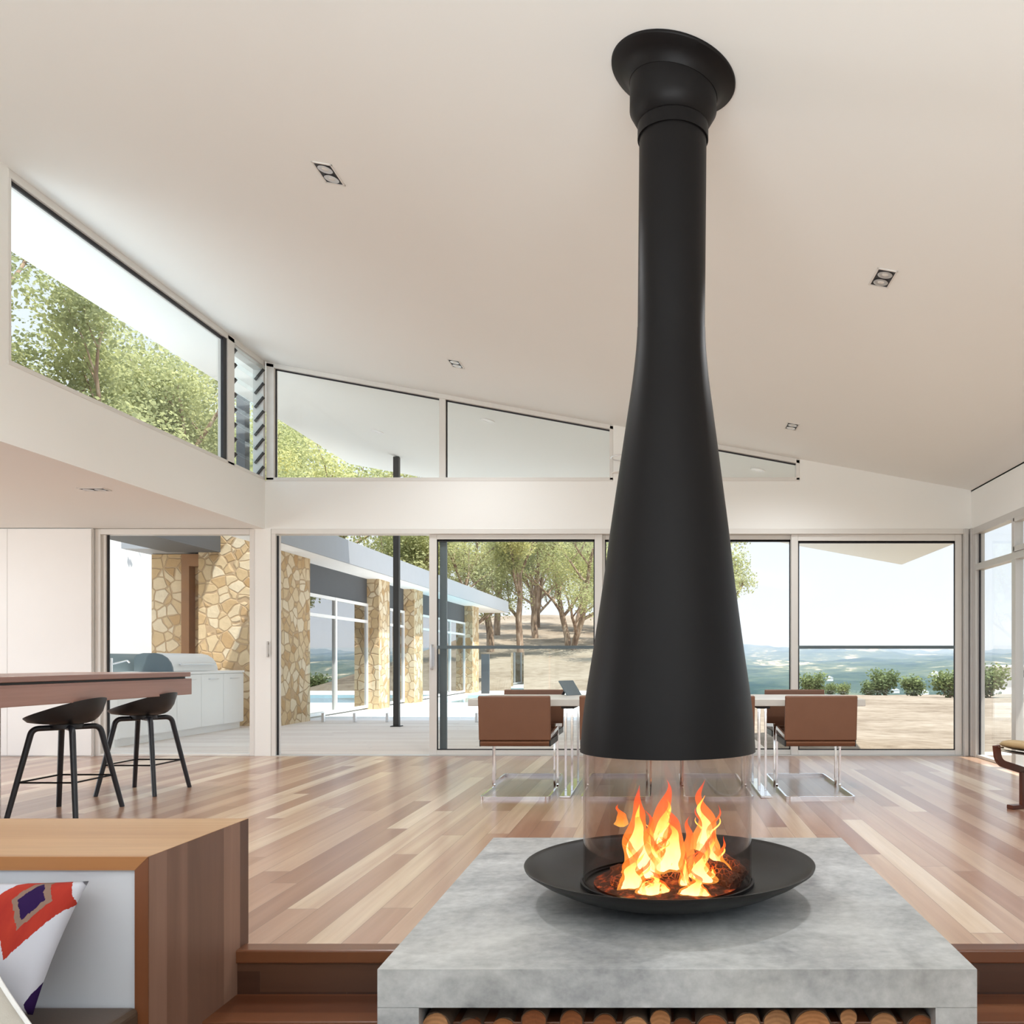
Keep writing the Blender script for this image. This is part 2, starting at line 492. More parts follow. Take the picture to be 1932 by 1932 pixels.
_n = M['bark'].noise(M['bark'].coord(scale=(3, 3, 0.6)), 2.5, 5)
M['bark'].bsdf(M['bark'].ramp(_n, [(0.35, (0.16, 0.10, 0.065, 1)), (0.55, (0.38, 0.27, 0.19, 1)), (0.7, (0.60, 0.50, 0.40, 1))]), 0.85)
M['bark'] = M['bark'].m

def ground_mat():
    m = N('dry_grass')
    g = m.n('NewGeometry').outputs['Position']
    n1 = m.noise(g, 0.16, 5, 0.6, 0.5); n2 = m.noise(g, 2.6, 5, 0.65)
    f = m.math('ADD', m.math('MULTIPLY', n1, 0.6), m.math('MULTIPLY', n2, 0.4))
    c = m.ramp(f, [(0.34, (0.11, 0.08, 0.058, 1)), (0.45, (0.215, 0.17, 0.125, 1)), (0.56, (0.29, 0.24, 0.185, 1)), (0.7, (0.35, 0.30, 0.24, 1))])
    m.bsdf(c, 0.95, spec=0.1, bump=n2, bumpstr=0.4, bumpdist=0.1)
    return m.m
M['dry'] = ground_mat()
def hills_mat():
    m = N('wooded_hills')
    g = m.n('NewGeometry').outputs['Position']
    mp = m.n('Mapping'); mp.inputs['Scale'].default_value = (1, 0.3, 3); m.l(g, mp.inputs[0])
    n1 = m.noise(mp.outputs[0], 0.0075, 6, 0.65, 0.4); n2 = m.noise(g, 0.05, 4, 0.7)
    f = m.math('ADD', m.math('MULTIPLY', n1, 0.7), m.math('MULTIPLY', n2, 0.3))
    c = m.ramp(f, [(0.40, (0.02, 0.045, 0.04, 1)), (0.50, (0.06, 0.09, 0.065, 1)), (0.57, (0.12, 0.14, 0.09, 1)), (0.61, (0.50, 0.42, 0.30, 1))])
    m.bsdf(c, 1.0, spec=0.0)
    return m.m
M['hills'] = hills_mat()

# ------------------------------------------------------------------ dimensions
B = 9.604                 # back wall plane
kB = F / B
XL, XR = -4.354, 3.40     # left clerestory wall, right glass wall
ZH = 2.494                # door-head / kitchen soffit height
ZS = 3.03                 # clerestory sill
RX0, RX1, RY1 = -5.57, 4.284, 15.6   # outer roof edges
def ub(u): return (u - CX) / kB                  # x on the back wall
def vb(v): return H - (v - CY) / kB              # z on the back wall
def yl(u): return XL * F / (u - CX)              # depth on the left wall

# ------------------------------------------------------------------ structure
mb = MB().box(-9.6, XR + 0.02, 3.185, B, -0.30, 0.0)
struct('floor', mb, M['floor'])
# timber nosing along the sunken lounge, and two steps down
mb = MB().box(-1.56, 3.4, 3.155, 3.235, -0.045, 0.004)
struct('trim_1', mb, M['step'], bevel=0.006)
mb = MB().box(-1.56, 3.4, 2.923, 3.19, -0.45, -0.158)
struct('floor_step', mb, M['step'], bevel=0.004)
mb = MB().box(-1.56, 3.4, 3.165, 3.186, -0.158, -0.044)
struct('trim_2', mb, M['riser'])
mb = MB().box(-1.56, 3.4, 2.65, 2.93, -0.45, -0.316)
struct('floor_step_lower', mb, M['step'], bevel=0.004)
mb = MB().box(-4.6, 3.42, -3.6, 2.95, -0.60, -0.45)
struct('floor_lounge', mb, M['floor'])

# the single sloping ceiling plane, running on as the eaves outside
mb = MB().hexa([(RX0, -3.8, ceil_z(RX0)), (RX1, -3.8, ceil_z(RX1)), (RX1, RY1, ceil_z(RX1)), (RX0, RY1, ceil_z(RX0))],
               [(RX0, -3.8, ceil_z(RX0) + .22), (RX1, -3.8, ceil_z(RX1) + .22), (RX1, RY1, ceil_z(RX1) + .22), (RX0, RY1, ceil_z(RX0) + .22)])
struct('ceiling', mb, M['ceiling'])
# kitchen: dropped ceiling, outer walls
mb = MB().box(-9.6, XL - 0.13, 1.2, B + 0.1, ZH + 0.004, ZH + 0.3)
struct('ceiling_kitchen', mb, M['ceiling'])
# left wall above the kitchen opening (beam below the clerestory, solid part near the lounge)
mb = MB().box(XL - 0.13, XL, yl(15), B + 0.13, ZH, ZS)
mb.prism([(-3.6, ZH), (yl(15), ZH), (yl(15), ceil_z(XL)), (-3.6, ceil_z(XL))], 'x', XL - 0.13, XL)
struct('wall_left', mb, M['paint'])

# back wall: band between the doors and the clerestory, pieces beside the windows
mb = MB()
mb.box(XL - 0.02, ub(1509), B, B + 0.13, ZH, ZS - 0.012)
def sloped(x0, x1, z0, y0=B, y1=B + 0.13, drop=0.0):
    mb.prism([(x0, z0), (x1, z0), (x1, ceil_z(x1) - drop), (x0, ceil_z(x0) - drop)], 'y', y0, y1)
sloped(ub(1157), ub(1180), ZS - 0.012)
sloped(ub(1509), XR + 0.12, ZH)
mb.box(ub(480), ub(511), B, B + 0.13, 0.0, ZH)              # white pier beside the doors
mb.box(-9.6, ub(178), B, B + 0.13, 0.0, ZH)                 # wall behind the kitchen cupboards
struct('wall_back', mb, M['paint'])
# right wall above the glass
mb = MB().box(XR, XR + 0.12, -3.6, B + 0.13, ZH - 0.01, 2.915)
mb.prism([(XR, 2.9), (XR + .12, 2.9), (XR + .12, ceil_z(XR + .12)), (XR, ceil_z(XR))], 'y', -3.6, B + 0.13)
struct('wall_right', mb, M['paint'])

# ------------------------------------------------------------------ windows and doors
def window(name, frame_mb, panes, gask=None, fmat='alu_white', rail=None):
    b = base_of(frame_mb)
    o = mesh_obj(name, frame_mb, M[fmat], b, bevel=0.004)
    o['kind'] = 'structure'
    for p in panes: part(o, 'pane', p, M['glass'])
    if gask: part(o, 'gasket', gask, M['gasket'])
    return o
def rect_frame(mb, x0, x1, z0, z1, y0, y1, w, wb=None, wt=None):
    wb = wb or w; wt = wt or w
    mb.box(x0, x0 + w, y0, y1, z0, z1); mb.box(x1 - w, x1, y0, y1, z0, z1)
    mb.box(x0 + w, x1 - w, y0, y1, z0, z0 + wb); mb.box(x0 + w, x1 - w, y0, y1, z1 - wt, z1)
    return mb
def gasket_rect(x0, x1, z0, z1, y, w=0.014):
    g = MB()
    g.box(x0, x0 + w, y - .004, y + .004, z0, z1); g.box(x1 - w, x1, y - .004, y + .004, z0, z1)
    g.box(x0, x1, y - .004, y + .004, z1 - w, z1); g.box(x0, x1, y - .004, y + .004, z0, z0 + w)
    return g

# kitchen window left of the pier
x0, x1 = ub(179), ub(481)
fm = rect_frame(MB(), x0, x1, 0.0, ZH, B + 0.0, B + 0.11, 0.06, 0.025, 0.06)
fm.box(x0 + 0.06, x0 + 0.10, B + 0.03, B + 0.10, 0.02, ZH - 0.06)
window('window_1', fm, [MB().box(x0 + .09, x1 - .05, B + .06, B + .068, 0.02, ZH - .05)], MB().box(x0 + .1, x0 + .125, B + .055, B + .066, .02, ZH - .06))

# head frame over the sliding doors
mb = MB().box(ub(512), ub(1836), B - 0.005, B + 0.14, ZH - 0.055, ZH + 0.003)
mb.box(ub(512), ub(520), B - 0.005, B + 0.14, 0, ZH - 0.055)
struct('trim_3', mb, M['alu_white'], bevel=0.003)
mb = MB().box(ub(520), ub(523), B + 0.03, B + 0.05, 0.0, ZH - 0.07)
jamb = struct('trim_4', mb, M['gasket'])
mb = MB().box(ub(505), ub(507.5), B - 0.03, B - 0.01, vb(1240), vb(1210)).box(ub(505), ub(507.5), B - 0.02, B + .01, vb(1238), vb(1234)).box(ub(505), ub(507.5), B - 0.02, B + .01, vb(1216), vb(1212))
part(jamb, 'handle', mb, M['alu'])
mb = MB().box(ub(512), ub(1836), B - 0.01, B + 0.14, -0.02, 0.006)
struct('trim_5', mb, M['alu'])

def door(name, u0, u1, y0, ws, rail_v=None, handle=False, wt=0.03, gtop=True):
    x0, x1 = ub(u0), ub(u1)
    z0, z1 = 0.006, ZH - 0.055
    fm = rect_frame(MB(), x0, x1, z0, z1, y0, y0 + 0.045, ws, 0.055, wt)
    b = base_of(fm)
    o = mesh_obj(name, fm, M['alu_white'], b, bevel=0.004)
    o['kind'] = 'structure'
    part(o, 'pane', MB().box(x0 + ws - .01, x1 - ws + .01, y0 + .018, y0 + .026, z0 + .045, z1 - wt + .01), M['glass'])
    part(o, 'gasket', gasket_rect(x0 + ws, x1 - ws, z0 + .055, z1 - wt, y0 + .010, 0.013).box(x0 + ws, x1 - ws, y0 + .006, y0 + .014, z1 - wt - .026, z1 - wt), M['gasket'])
    if rail_v:
        part(o, 'mid_rail', MB().box(x0 + ws, x1 - ws, y0 + .004, y0 + .016, vb(rail_v + 3), vb(rail_v - 3)), M['slate'])
    if handle:
        h = MB().tube(fillet([(x0 + .035, y0 - .002, vb(1262)), (x0 + .035, y0 - .05, vb(1262)), (x0 + .035, y0 - .05, vb(1217)), (x0 + .035, y0 - .002, vb(1217))], .012), .010)
        h.box(x0 + .012, x0 + .058, y0 - .008, y0 - .0005, vb(1257), vb(1222))
        part(o, 'handle', h, M['steel'], smooth=True)
    return o
door('door_1', 808, 1136, B + 0.035, 0.085, 1221, True, wt=.055)
door('door_2', 1130, 1504, B + 0.09, 0.06, wt=.05)
door('door_3', 1494, 1817, B + 0.035, 0.075, 1221, wt=.072)
# second stile of the stacked screen behind door_1
mb = MB().box(ub(826), ub(839), B + 0.085, B + 0.12, 0.01, ZH - 0.07)
struct('trim_6', mb, M['slate'])

# corner posts
mb = MB().box(ub(1818), ub(1826), B - 0.03, B + 0.13, 0, ZH)
mb.box(ub(1828), ub(1836), B - 0.06, B + 0.12, 0, ZH)
mb.box(XR + 0.0, XR + 0.1, B - 0.14, B - 0.05, 0, ZH)
struct('trim_7', mb, M['alu'], bevel=0.004)

# right glass wall: tall panes with a transom
fm = MB()
fm.box(XR + .01, XR + .09, -3.5, B - .14, 0.0, 0.03)
fm.box(XR - .004, XR + .09, -3.5, B - .05, ZH - 0.075, ZH)
zt = 2.06
fm.box(XR + .0, XR + .09, -3.5, B - .14, zt - .035, zt + .035)
for y in (8.46, 6.4, 4.3, 2.2, 0.1, -2.0):
    fm.box(XR + .005, XR + .085, y - .05, y + .05, 0, ZH - .07)
g = MB().box(XR + .035, XR + .05, B - .165, B - .14, .03, ZH - .07)
awn = MB()
for (a, b_) in ((6.45, 8.41),):
    for y in (a, b_): awn.box(XR - .02, XR + .06, y - .03, y + .03, zt + .035, ZH - .075)
    awn.box(XR - .02, XR + .06, a, b_, zt + .035, zt + .085); awn.box(XR - .02, XR + .06, a, b_, ZH - .115, ZH - .075)
w7 = window('window_7', fm, [MB().box(XR + .04, XR + .048, -3.5, B - .14, .02, ZH - .05)], g, 'alu')
part(w7, 'awning_sash', awn, M['alu'], bevel=.004)

# left clerestory
yA, yB_, yC = yl(15), yl(424), yl(431)
fm = MB()
fm.box(XL - .10, XL + .004, yA, B + .0, ZS - .005, ZS + .028)                                       # sill
def topbar(y0, y1, t0, t1, x0=XL - .10, x1=XL + .004): fm.hexa([(x0, y0, ceil_z(XL) - t1), (x1, y0, ceil_z(XL) - t1), (x1, y1, ceil_z(XL) - t1), (x0, y1, ceil_z(XL) - t1)],
        [(x0, y0, ceil_z(XL) - t0), (x1, y0, ceil_z(XL) - t0), (x1, y1, ceil_z(XL) - t0), (x0, y1, ceil_z(XL) - t0)])
topbar(yA, B, 0.0, 0.055)
fm.box(XL - .10, XL + .002, yA, yA + .03, ZS, ceil_z(XL) - .01)
fm.box(XL - .10, XL + .004, yB_ + .06, yC + .12, ZS, ceil_z(XL) - .01)
g = MB().box(XL - .035, XL - .02, yA + .03, yB_ + .06, ceil_z(XL) - .085, ceil_z(XL) - .055).box(XL - .035, XL - .01, yB_ - .01, yB_ + .06, ZS + .02, ceil_z(XL) - .055)
window('window_2', fm, [MB().box(XL - .045, XL - .037, yA + .02, yB_ + .07, ZS + .02, ceil_z(XL) - .05)], g)
# louvre window at the end of that wall
lo0, lo1 = yC + .12, B - .04
fm = MB().box(XL - .11, XL + .006, B - .05, B + .0, ZS, ceil_z(XL) - .01)
fm.box(XL - .10, XL + .002, lo0, lo1, ceil_z(XL) - .11, ceil_z(XL) - .055)
lv = mesh_obj('window_3', fm, M['alu'], base_of(fm), bevel=.003); lv['kind'] = 'structure'
nbl = 8
for i in range(nbl):
    z = ZS + .09 + i * (ceil_z(XL) - .15 - ZS - .09) / (nbl - 1)
    d = Vector((-.055, 0, -.05))
    bl = MB().hexa([(XL - .04 - .06, lo0 + .01, z - .060), (XL - .04 - .055, lo0 + .01, z - .066), (XL - .04 - .055, lo1 - .01, z - .066), (XL - .04 - .06, lo1 - .01, z - .060)],
                   [(XL - .04 + .055, lo0 + .01, z + .066), (XL - .04 + .06, lo0 + .01, z + .060), (XL - .04 + .06, lo1 - .01, z + .060), (XL - .04 + .055, lo1 - .01, z + .066)])
    b_ = part(lv, 'louvre_blade', bl, M['fence_glass'])
    cl = MB()
    for ya in (lo0 + .002, lo1 - .03):
        cl.hexa([(XL - .09, ya, z - .062), (XL - .075, ya, z - .078), (XL - .075, ya + .028, z - .078), (XL - .09, ya + .028, z - .062)],
                [(XL + .005, ya, z + .055), (XL + .02, ya, z + .038), (XL + .02, ya + .028, z + .038), (XL + .005, ya + .028, z + .055)])
    part(b_, 'clip', cl, M['dark_steel'])

# back clerestory windows under the sloping ceiling
def clere(name, u0, u1, mullions=(), left_w=.035):
    xa, xb = ub(u0), ub(u1)
    fm = MB()
    y0, y1 = B - .002, B + .10
    fm.box(xa, xb, y0, y1, ZS - .012, ZS + .03)
    fm.prism([(xa, ceil_z(xa) - .05), (xb, ceil_z(xb) - .05), (xb, ceil_z(xb)), (xa, ceil_z(xa))], 'y', y0, y1)
    for a, b_ in ((xa, xa + left_w), (xb - .04, xb)):
        fm.prism([(a, ZS), (b_, ZS), (b_, ceil_z(b_) - .01), (a, ceil_z(a) - .01)], 'y', y0, y1)
    xs = [xa + left_w]
    g = MB()
    for mu in mullions:
        a, b_ = ub(mu - 6), ub(mu + 6)
        fm.prism([(a, ZS), (b_, ZS), (b_, ceil_z(b_) - .02), (a, ceil_z(a) - .02)], 'y', y0 + .015, y1)
        xs += [a, b_]
    xs.append(xb - .04)
    panes = []
    for i in range(0, len(xs), 2):
        a, b_ = xs[i], xs[i + 1]
        panes.append(MB().prism([(a - .01, ZS + .02), (b_ + .01, ZS + .02), (b_ + .01, ceil_z(b_) - .04), (a - .01, ceil_z(a) - .04)], 'y', B + .05, B + .058))
        g.prism([(a, ceil_z(a) - .066), (b_, ceil_z(b_) - .066), (b_, ceil_z(b_) - .05), (a, ceil_z(a) - .05)], 'y', B + .04, B + .049)
        g.prism([(a, ZS + .03), (a + .014, ZS + .03), (a + .014, ceil_z(a) - .055), (a, ceil_z(a) - .05)], 'y', B + .04, B + .049)
    return window(name, fm, panes, g)
clere('window_4', 502, 1157, (834,), left_w=.085)
clere('window_5', 1180, 1509)

# ------------------------------------------------------------------ kitchen and bar
t = thing('tall_cabinet', 'tall white pantry cupboard with flat doors against the back wall beside the kitchen window', 'cupboard', (-6.9, B - .03, 0))
xs = [-8.0, ub(20), ub(178)]
part(t, 'carcass', MB().box(-9.5, ub(178), B - .03, B - .002, 0.0, ZH), M['cabinet'])
for a, b_ in zip([-9.2, -8.2] + [ub(20)], [-8.2, ub(20)] + [ub(178)]):
    part(t, 'door', MB().box(a + .002, b_ - .002, B - .05, B - .031, 0.012, ZH - .008), M['cabinet'])

t = thing('bar_counter', 'thick red-brown timber breakfast bar top reaching out over two black stools', 'counter', (-4.6, 5.5, 0))
X1, Y1 = -3.945, 7.33
part(t, 'counter_top', MB().box(-4.95, X1, 3.7, Y1, 0.915, 0.952), M['bartop'], bevel=.004)
part(t, 'recess', MB().box(-4.93, X1 - .03, 3.72, Y1 - .03, 0.899, 0.915), M['dark_steel'])
part(t, 'fascia', MB().box(-4.95, X1 + .006, 3.7, Y1 + .006, 0.766, 0.899), M['bartop'], bevel=.004)
part(t, 'base', MB().box(-4.95, -4.47, 3.75, 5.92, 0.0, 0.766), M['cabinet'], bevel=.004, label='white panelled base')

# bar stools: bent wooden legs, moulded shell with a low back
def make_stool():
    t = thing('bar_stool', '', 'stool')
    NU, NV = 40, 10
    mb = MB()
    def shell(a, r, off):
        ca, sa = math.cos(a), math.sin(a)
        ex = 0.235 if ca > 0 else 0.255
        x = ex * r * ca; y = 0.235 * r * sa
        back = (ca + 1) / 2
        rim = 0.150 * back ** 1.1
        z = 0.630 + rim * r ** 6 + 0.016 * r * r
        z -= off * (0.85 if r < 0.98 else 0.0) + off * 0.15
        return (x, y, z)
    vs = []; fs = []
    for side, off in ((0, 0.0), (1, 0.020)):
        for j in range(NV + 1):
            for i in range(NU):
                vs.append(shell(2 * math.pi * i / NU, max(j / NV, 1e-3), off))
    L = (NV + 1) * NU
    for s_ in (0, 1):
        for j in range(NV):
            for i in range(NU):
                q = (s_ * L + j * NU + i, s_ * L + j * NU + (i + 1) % NU, s_ * L + (j + 1) * NU + (i + 1) % NU, s_ * L + (j + 1) * NU + i)
                fs.append(q if not s_ else q[::-1])
        c0 = s_ * L
        fs.append(tuple(c0 + i for i in range(NU))[::(-1 if not s_ else 1)])
    for i in range(NU):
        fs.append((NV * NU + i, NV * NU + (i + 1) % NU, L + NV * NU + (i + 1) % NU, L + NV * NU + i))
    mb.add(vs, fs)
    part(t, 'seat_shell', mb, M['black_plastic'], local=True, smooth=True, angle=60)
    part(t, 'seat_plate', MB().lathe([(0.001, .585), (.10, .585), (.10, .612), (.001, .618)], n=24), M['black_wood'], local=True, smooth=True)
    zf = .235
    ring = []
    for sx, sy in ((1, 1), (-1, 1), (-1, -1), (1, -1)):
        path = fillet([(.02 * sx, .02 * sy, .590), (.135 * sx, .145 * sy, .590), (.228 * sx, .25 * sy, 0.0)], .055, 8)
        n = len(path)
        part(t, 'leg', MB().tube(path, .0195, 12, scale=[1.0] * (n - 1) + [.85]), M['black_wood'], local=True, smooth=True)
        k = (.590 - zf) / .590
        ring.append(((.135 + .093 * k) * sx, (.145 + .105 * k) * sy, zf))
    part(t, 'footrest', MB().tube(fillet(ring, .012, 4, True), .006, 8, loop=True), M['black_steel'], local=True, smooth=True)
    return t
st = make_stool()
st.location = (-4.10, 6.03, 0)
tag(st, 'black moulded shell bar stool nearer the camera, tucked under the timber bar', None, 'bar stools under the counter')
st2 = copy_tree(st)
st2.location = (-4.135, 6.99, 0)
tag(st2, 'black moulded shell bar stool under the far end of the timber bar', None, 'bar stools under the counter')

# ------------------------------------------------------------------ lounge bench
BX, BY0, BY1, BZ = -1.535, 2.618, 3.25, 0.463
t = thing('bench_cabinet', 'timber-wrapped cabinet bench with mitred waterfall end and white back panel', 'bench', (-2.9, 2.93, -0.45))
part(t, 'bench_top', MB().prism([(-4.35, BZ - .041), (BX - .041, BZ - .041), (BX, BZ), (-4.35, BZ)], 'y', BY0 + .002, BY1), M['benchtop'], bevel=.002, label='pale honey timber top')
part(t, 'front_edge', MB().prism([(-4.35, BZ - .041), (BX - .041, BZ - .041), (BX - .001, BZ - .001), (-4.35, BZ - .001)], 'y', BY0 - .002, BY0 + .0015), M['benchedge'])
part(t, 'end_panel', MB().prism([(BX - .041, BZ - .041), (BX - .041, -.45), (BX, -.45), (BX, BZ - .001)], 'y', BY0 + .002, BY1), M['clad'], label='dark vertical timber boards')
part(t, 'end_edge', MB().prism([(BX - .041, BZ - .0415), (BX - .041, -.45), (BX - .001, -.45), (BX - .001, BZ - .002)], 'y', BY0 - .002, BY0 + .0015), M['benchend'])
part(t, 'back_panel', MB().box(-4.35, BX - .042, BY0 + .012, BY1 - .02, -.45, BZ - .042), M['panel_shaded'], label='white panel')
mb = MB().box(-4.3, BX - .03, 1.88, BY0 + .010, -0.12, 0.012)
solid('seat_cushion', mb, M['brown'], 'dark brown leather seat cushion below the white bench panel', 'cushion', bevel=.02, seg=4)
mb = MB().box(-4.3, BX - .05, 1.90, BY0 - .002, -0.45, -0.122)
part(t, 'seat_base', mb, M['step'])

# scatter cushions
def pillow(corners, thick, push, nu=26, nv=26, pinch=0.10):
    tl, tr, br, bl = [Vector(c) for c in corners]
    nrm = (tr - tl).cross(bl - tl).normalized()
    mb = MB(); uv = []
    for sgn in (1, -1):
        n0 = len(mb.v)
        def fn(a, b):
            x, y = 2 * a - 1, 2 * b - 1
            q = 1 - pinch * (1 - y * y) * x * x * .5; p = 1 - pinch * (1 - x * x) * y * y * .5
            a2, b2 = .5 + .5 * x * q, .5 + .5 * y * p
            pt = (tl * (1 - a2) + tr * a2) * (1 - b2) + (bl * (1 - a2) + br * a2) * b2
            h = max(0, (1 - x ** 4) * (1 - y ** 4)) ** .6
            w = .006 * noise.noise(Vector((a * 5, b * 5, 3.1)))
            return pt + nrm * sgn * (thick * h + w * h) + Vector(push)
        mb.grid(fn, nu, nv)
        uv += [(i / nu, 1 - j / nv) for j in range(nv + 1) for i in range(nu + 1)]
    mb.uv = uv
    return mb
def weld(o):
    bm = bmesh.new(); bm.from_mesh(o.data)
    bmesh.ops.remove_doubles(bm, verts=bm.verts, dist=1e-4)
    bmesh.ops.recalc_face_normals(bm, faces=bm.faces)
    bm.to_mesh(o.data); bm.free()

def ikat():
    m = N('ikat_cushion_fabric')
    uv = m.n('TexCoord').outputs['UV']
    sp = m.n('SeparateXYZ'); m.l(uv, sp.inputs[0])
    jag = m.n('TexNoise'); jag.inputs['Scale'].default_value = 34; jag.inputs['Detail'].default_value = 3
    mp = m.n('Mapping'); mp.inputs['Scale'].default_value = (1.6, .35, 1); mp.inputs['Rotation'].default_value = (0, 0, .5)
    m.l(uv, mp.inputs[0]); m.l(mp.outputs[0], jag.inputs['Vector'])
    j = m.math('MULTIPLY', m.math('SUBTRACT', jag.outputs['Fac'], .5), .16)
    def motif(cx, cy, ax, ay, sh):
        x = m.math('SUBTRACT', sp.outputs['X'], cx); y = m.math('SUBTRACT', sp.outputs['Y'], cy)
        x = m.math('ADD', x, m.math('MULTIPLY', y, sh))
        d = m.math('ADD', m.math('DIVIDE', m.math('ABSOLUTE', x), ax), m.math('DIVIDE', m.math('ABSOLUTE', y), ay))
        return m.math('ADD', d, j)
    d1 = motif(.784, .815, .215, .46, 0)
    white, red, red2, taupe, pur = srgb(182, 182, 190), srgb(170, 58, 40), srgb(136, 34, 32), srgb(124, 100, 88), srgb(38, 16, 62)
    redn = m.mix(m.noise(mp.outputs[0], 9, 4), red, red2)
    c = m.mix(m.math('LESS_THAN', d1, 1.0), white, redn)
    c = m.mix(m.math('LESS_THAN', d1, .52), c, taupe)
    c = m.mix(m.math('LESS_THAN', d1, .36), c, pur)
    d2 = motif(1.0, .06, .05, .17, 0)
    c = m.mix(m.math('LESS_THAN', d2, 1.0), c, pur)
    d3 = motif(.25, .35, .215, .46, 0)
    c = m.mix(m.math('LESS_THAN', d3, 1.0), c, redn)
    c = m.mix(m.math('LESS_THAN', d3, .36), c, pur)
    m.bsdf(c, .85, spec=.15, bump=m.noise(uv, 260, 2), bumpstr=.1)
    return m.m
M['ikat'] = ikat()
def linen(name, a, b):
    m = N(name)
    o = m.coord()
    m.bsdf(m.mix(m.noise(o, 40, 3), a, b), .9, spec=.15, bump=m.noise(o, 300, 2), bumpstr=.15)
    return m.m
M['linen'] = linen('beige_linen', srgb(166, 160, 150), srgb(184, 178, 168))
M['piping'] = linen('white_piping', srgb(214, 212, 210), srgb(226, 224, 222))
cor = [P(-160, 1660, 2.55), P(168, 1662, 2.55), P(62, 1915, 2.36), P(-270, 1912, 2.36)]
pb = pillow(cor, .055, (0, 0, 0))
o = solid('patterned_cushion', pb, M['ikat'], 'white scatter cushion with red and purple ikat diamonds leaning on the white panel', 'cushion', recalc=False, smooth=True, angle=80)
weld(o)
cor = [P(-330, 1775, 2.27), P(-48, 1768, 2.25), P(92, 1985, 2.16), P(-180, 2020, 2.16)]
pb = pillow(cor, .055, (0, 0, 0))
o = thing('linen_cushion', 'plain beige linen scatter cushion with white piping at the lower left corner', 'cushion', tuple(base_of(pb)))
c_ = part(o, 'cover', pb, M['linen'], recalc=False, smooth=True, angle=80)
weld(c_)
loop = []
for a, b_ in ((0, 1), (1, 2), (2, 3), (3, 0)):
    for k in range(10):
        p = cor[a].lerp(cor[b_], k / 10)
        mid = sum(cor, Vector()) / 4
        e_ = 1 - .05 * math.sin(math.pi * k / 10)
        loop.append(mid + (p - mid) * e_)
part(o, 'piping', MB().tube(loop, .006, 8, loop=True), M['piping'], smooth=True)

# ------------------------------------------------------------------ concrete hearth and firewood
T = 0.05
def on_hearth(u, v):
    Y = (H - T) * F / (v - CY); return ((u - CX) / F * Y, Y)
fl, fr_, br_, bl_ = on_hearth(712, 1829), on_hearth(1843.5, 1829), on_hearth(1587, 1580.5), on_hearth(931, 1580.5)
yf = fl[1]
th = 0.124
mb = MB()
def q(pts, z): return [(p[0], p[1], z) for p in pts]
mb.hexa(q([fl, fr_, br_, bl_], T - th), q([fl, fr_, br_, bl_], T))
lw = 0.134
mb.box(fl[0], fl[0] + lw, yf, 4.9, -0.45, T - th + .001)
mb.box(fr_[0] - lw, fr_[0], yf, 4.9, -0.45, T - th + .001)
mb.box(fl[0] + lw, fr_[0] - lw, yf + .02, 4.9, -0.45, -0.335)
mb.box(fl[0] + lw, fr_[0] - lw, yf + .75, 4.9, -0.335, T - th + .001)
solid('concrete_hearth', mb, M['concrete'], 'large grey concrete hearth slab with a firewood bay beneath the fireplace', 'hearth')

def log_mat():
    m = N('log_end_grain')
    o = m.coord()
    g = m.n('NewGeometry').outputs['Position']
    ln = m.n('VectorMath', operation='LENGTH'); mp = m.n('Mapping'); mp.inputs['Scale'].default_value = (1, 0, 1); m.l(o, mp.inputs[0]); m.l(mp.outputs[0], ln.inputs[0])
    oi = m.n('ObjectInfo').outputs['Random']
    rings = m.math('SINE', m.math('MULTIPLY_ADD', ln.outputs['Value'], 420, m.math('MULTIPLY', m.noise(o, 20, 3), 6)))
    c = m.ramp(oi, [(0, (0.20, 0.062, 0.022, 1)), (.35, (0.33, 0.115, 0.038, 1)), (.65, (0.50, 0.20, 0.062, 1)), (1, (0.62, 0.33, 0.15, 1))])
    c = m.mix(m.math('MULTIPLY', m.math('ADD', rings, 1), .14), c, (0.10, 0.035, 0.015, 1))
    c = m.mix(m.math('MULTIPLY', m.noise(o, 26, 4), .5), c, (0.16, 0.06, 0.03, 1))
    m.bsdf(c, .8, spec=.2, bump=m.noise(o, 60, 3), bumpstr=.3)
    return m.m
M['log_end'] = log_mat()
M['log_bark'] = flat('log_bark', (0.10, 0.06, 0.035, 1), 0.9, var=.5, scale=30, bump=.4)
rng = random.Random(4)
def wobble(r, seed, half=False, n=22):
    pts = []
    for i in range(n):
        a = 2 * math.pi * i / n
        k = 1 + .09 * noise.noise(Vector((math.cos(a) * 1.3, math.sin(a) * 1.3, seed)))
        pts.append((r * k * math.cos(a), r * k * math.sin(a)))
    return pts
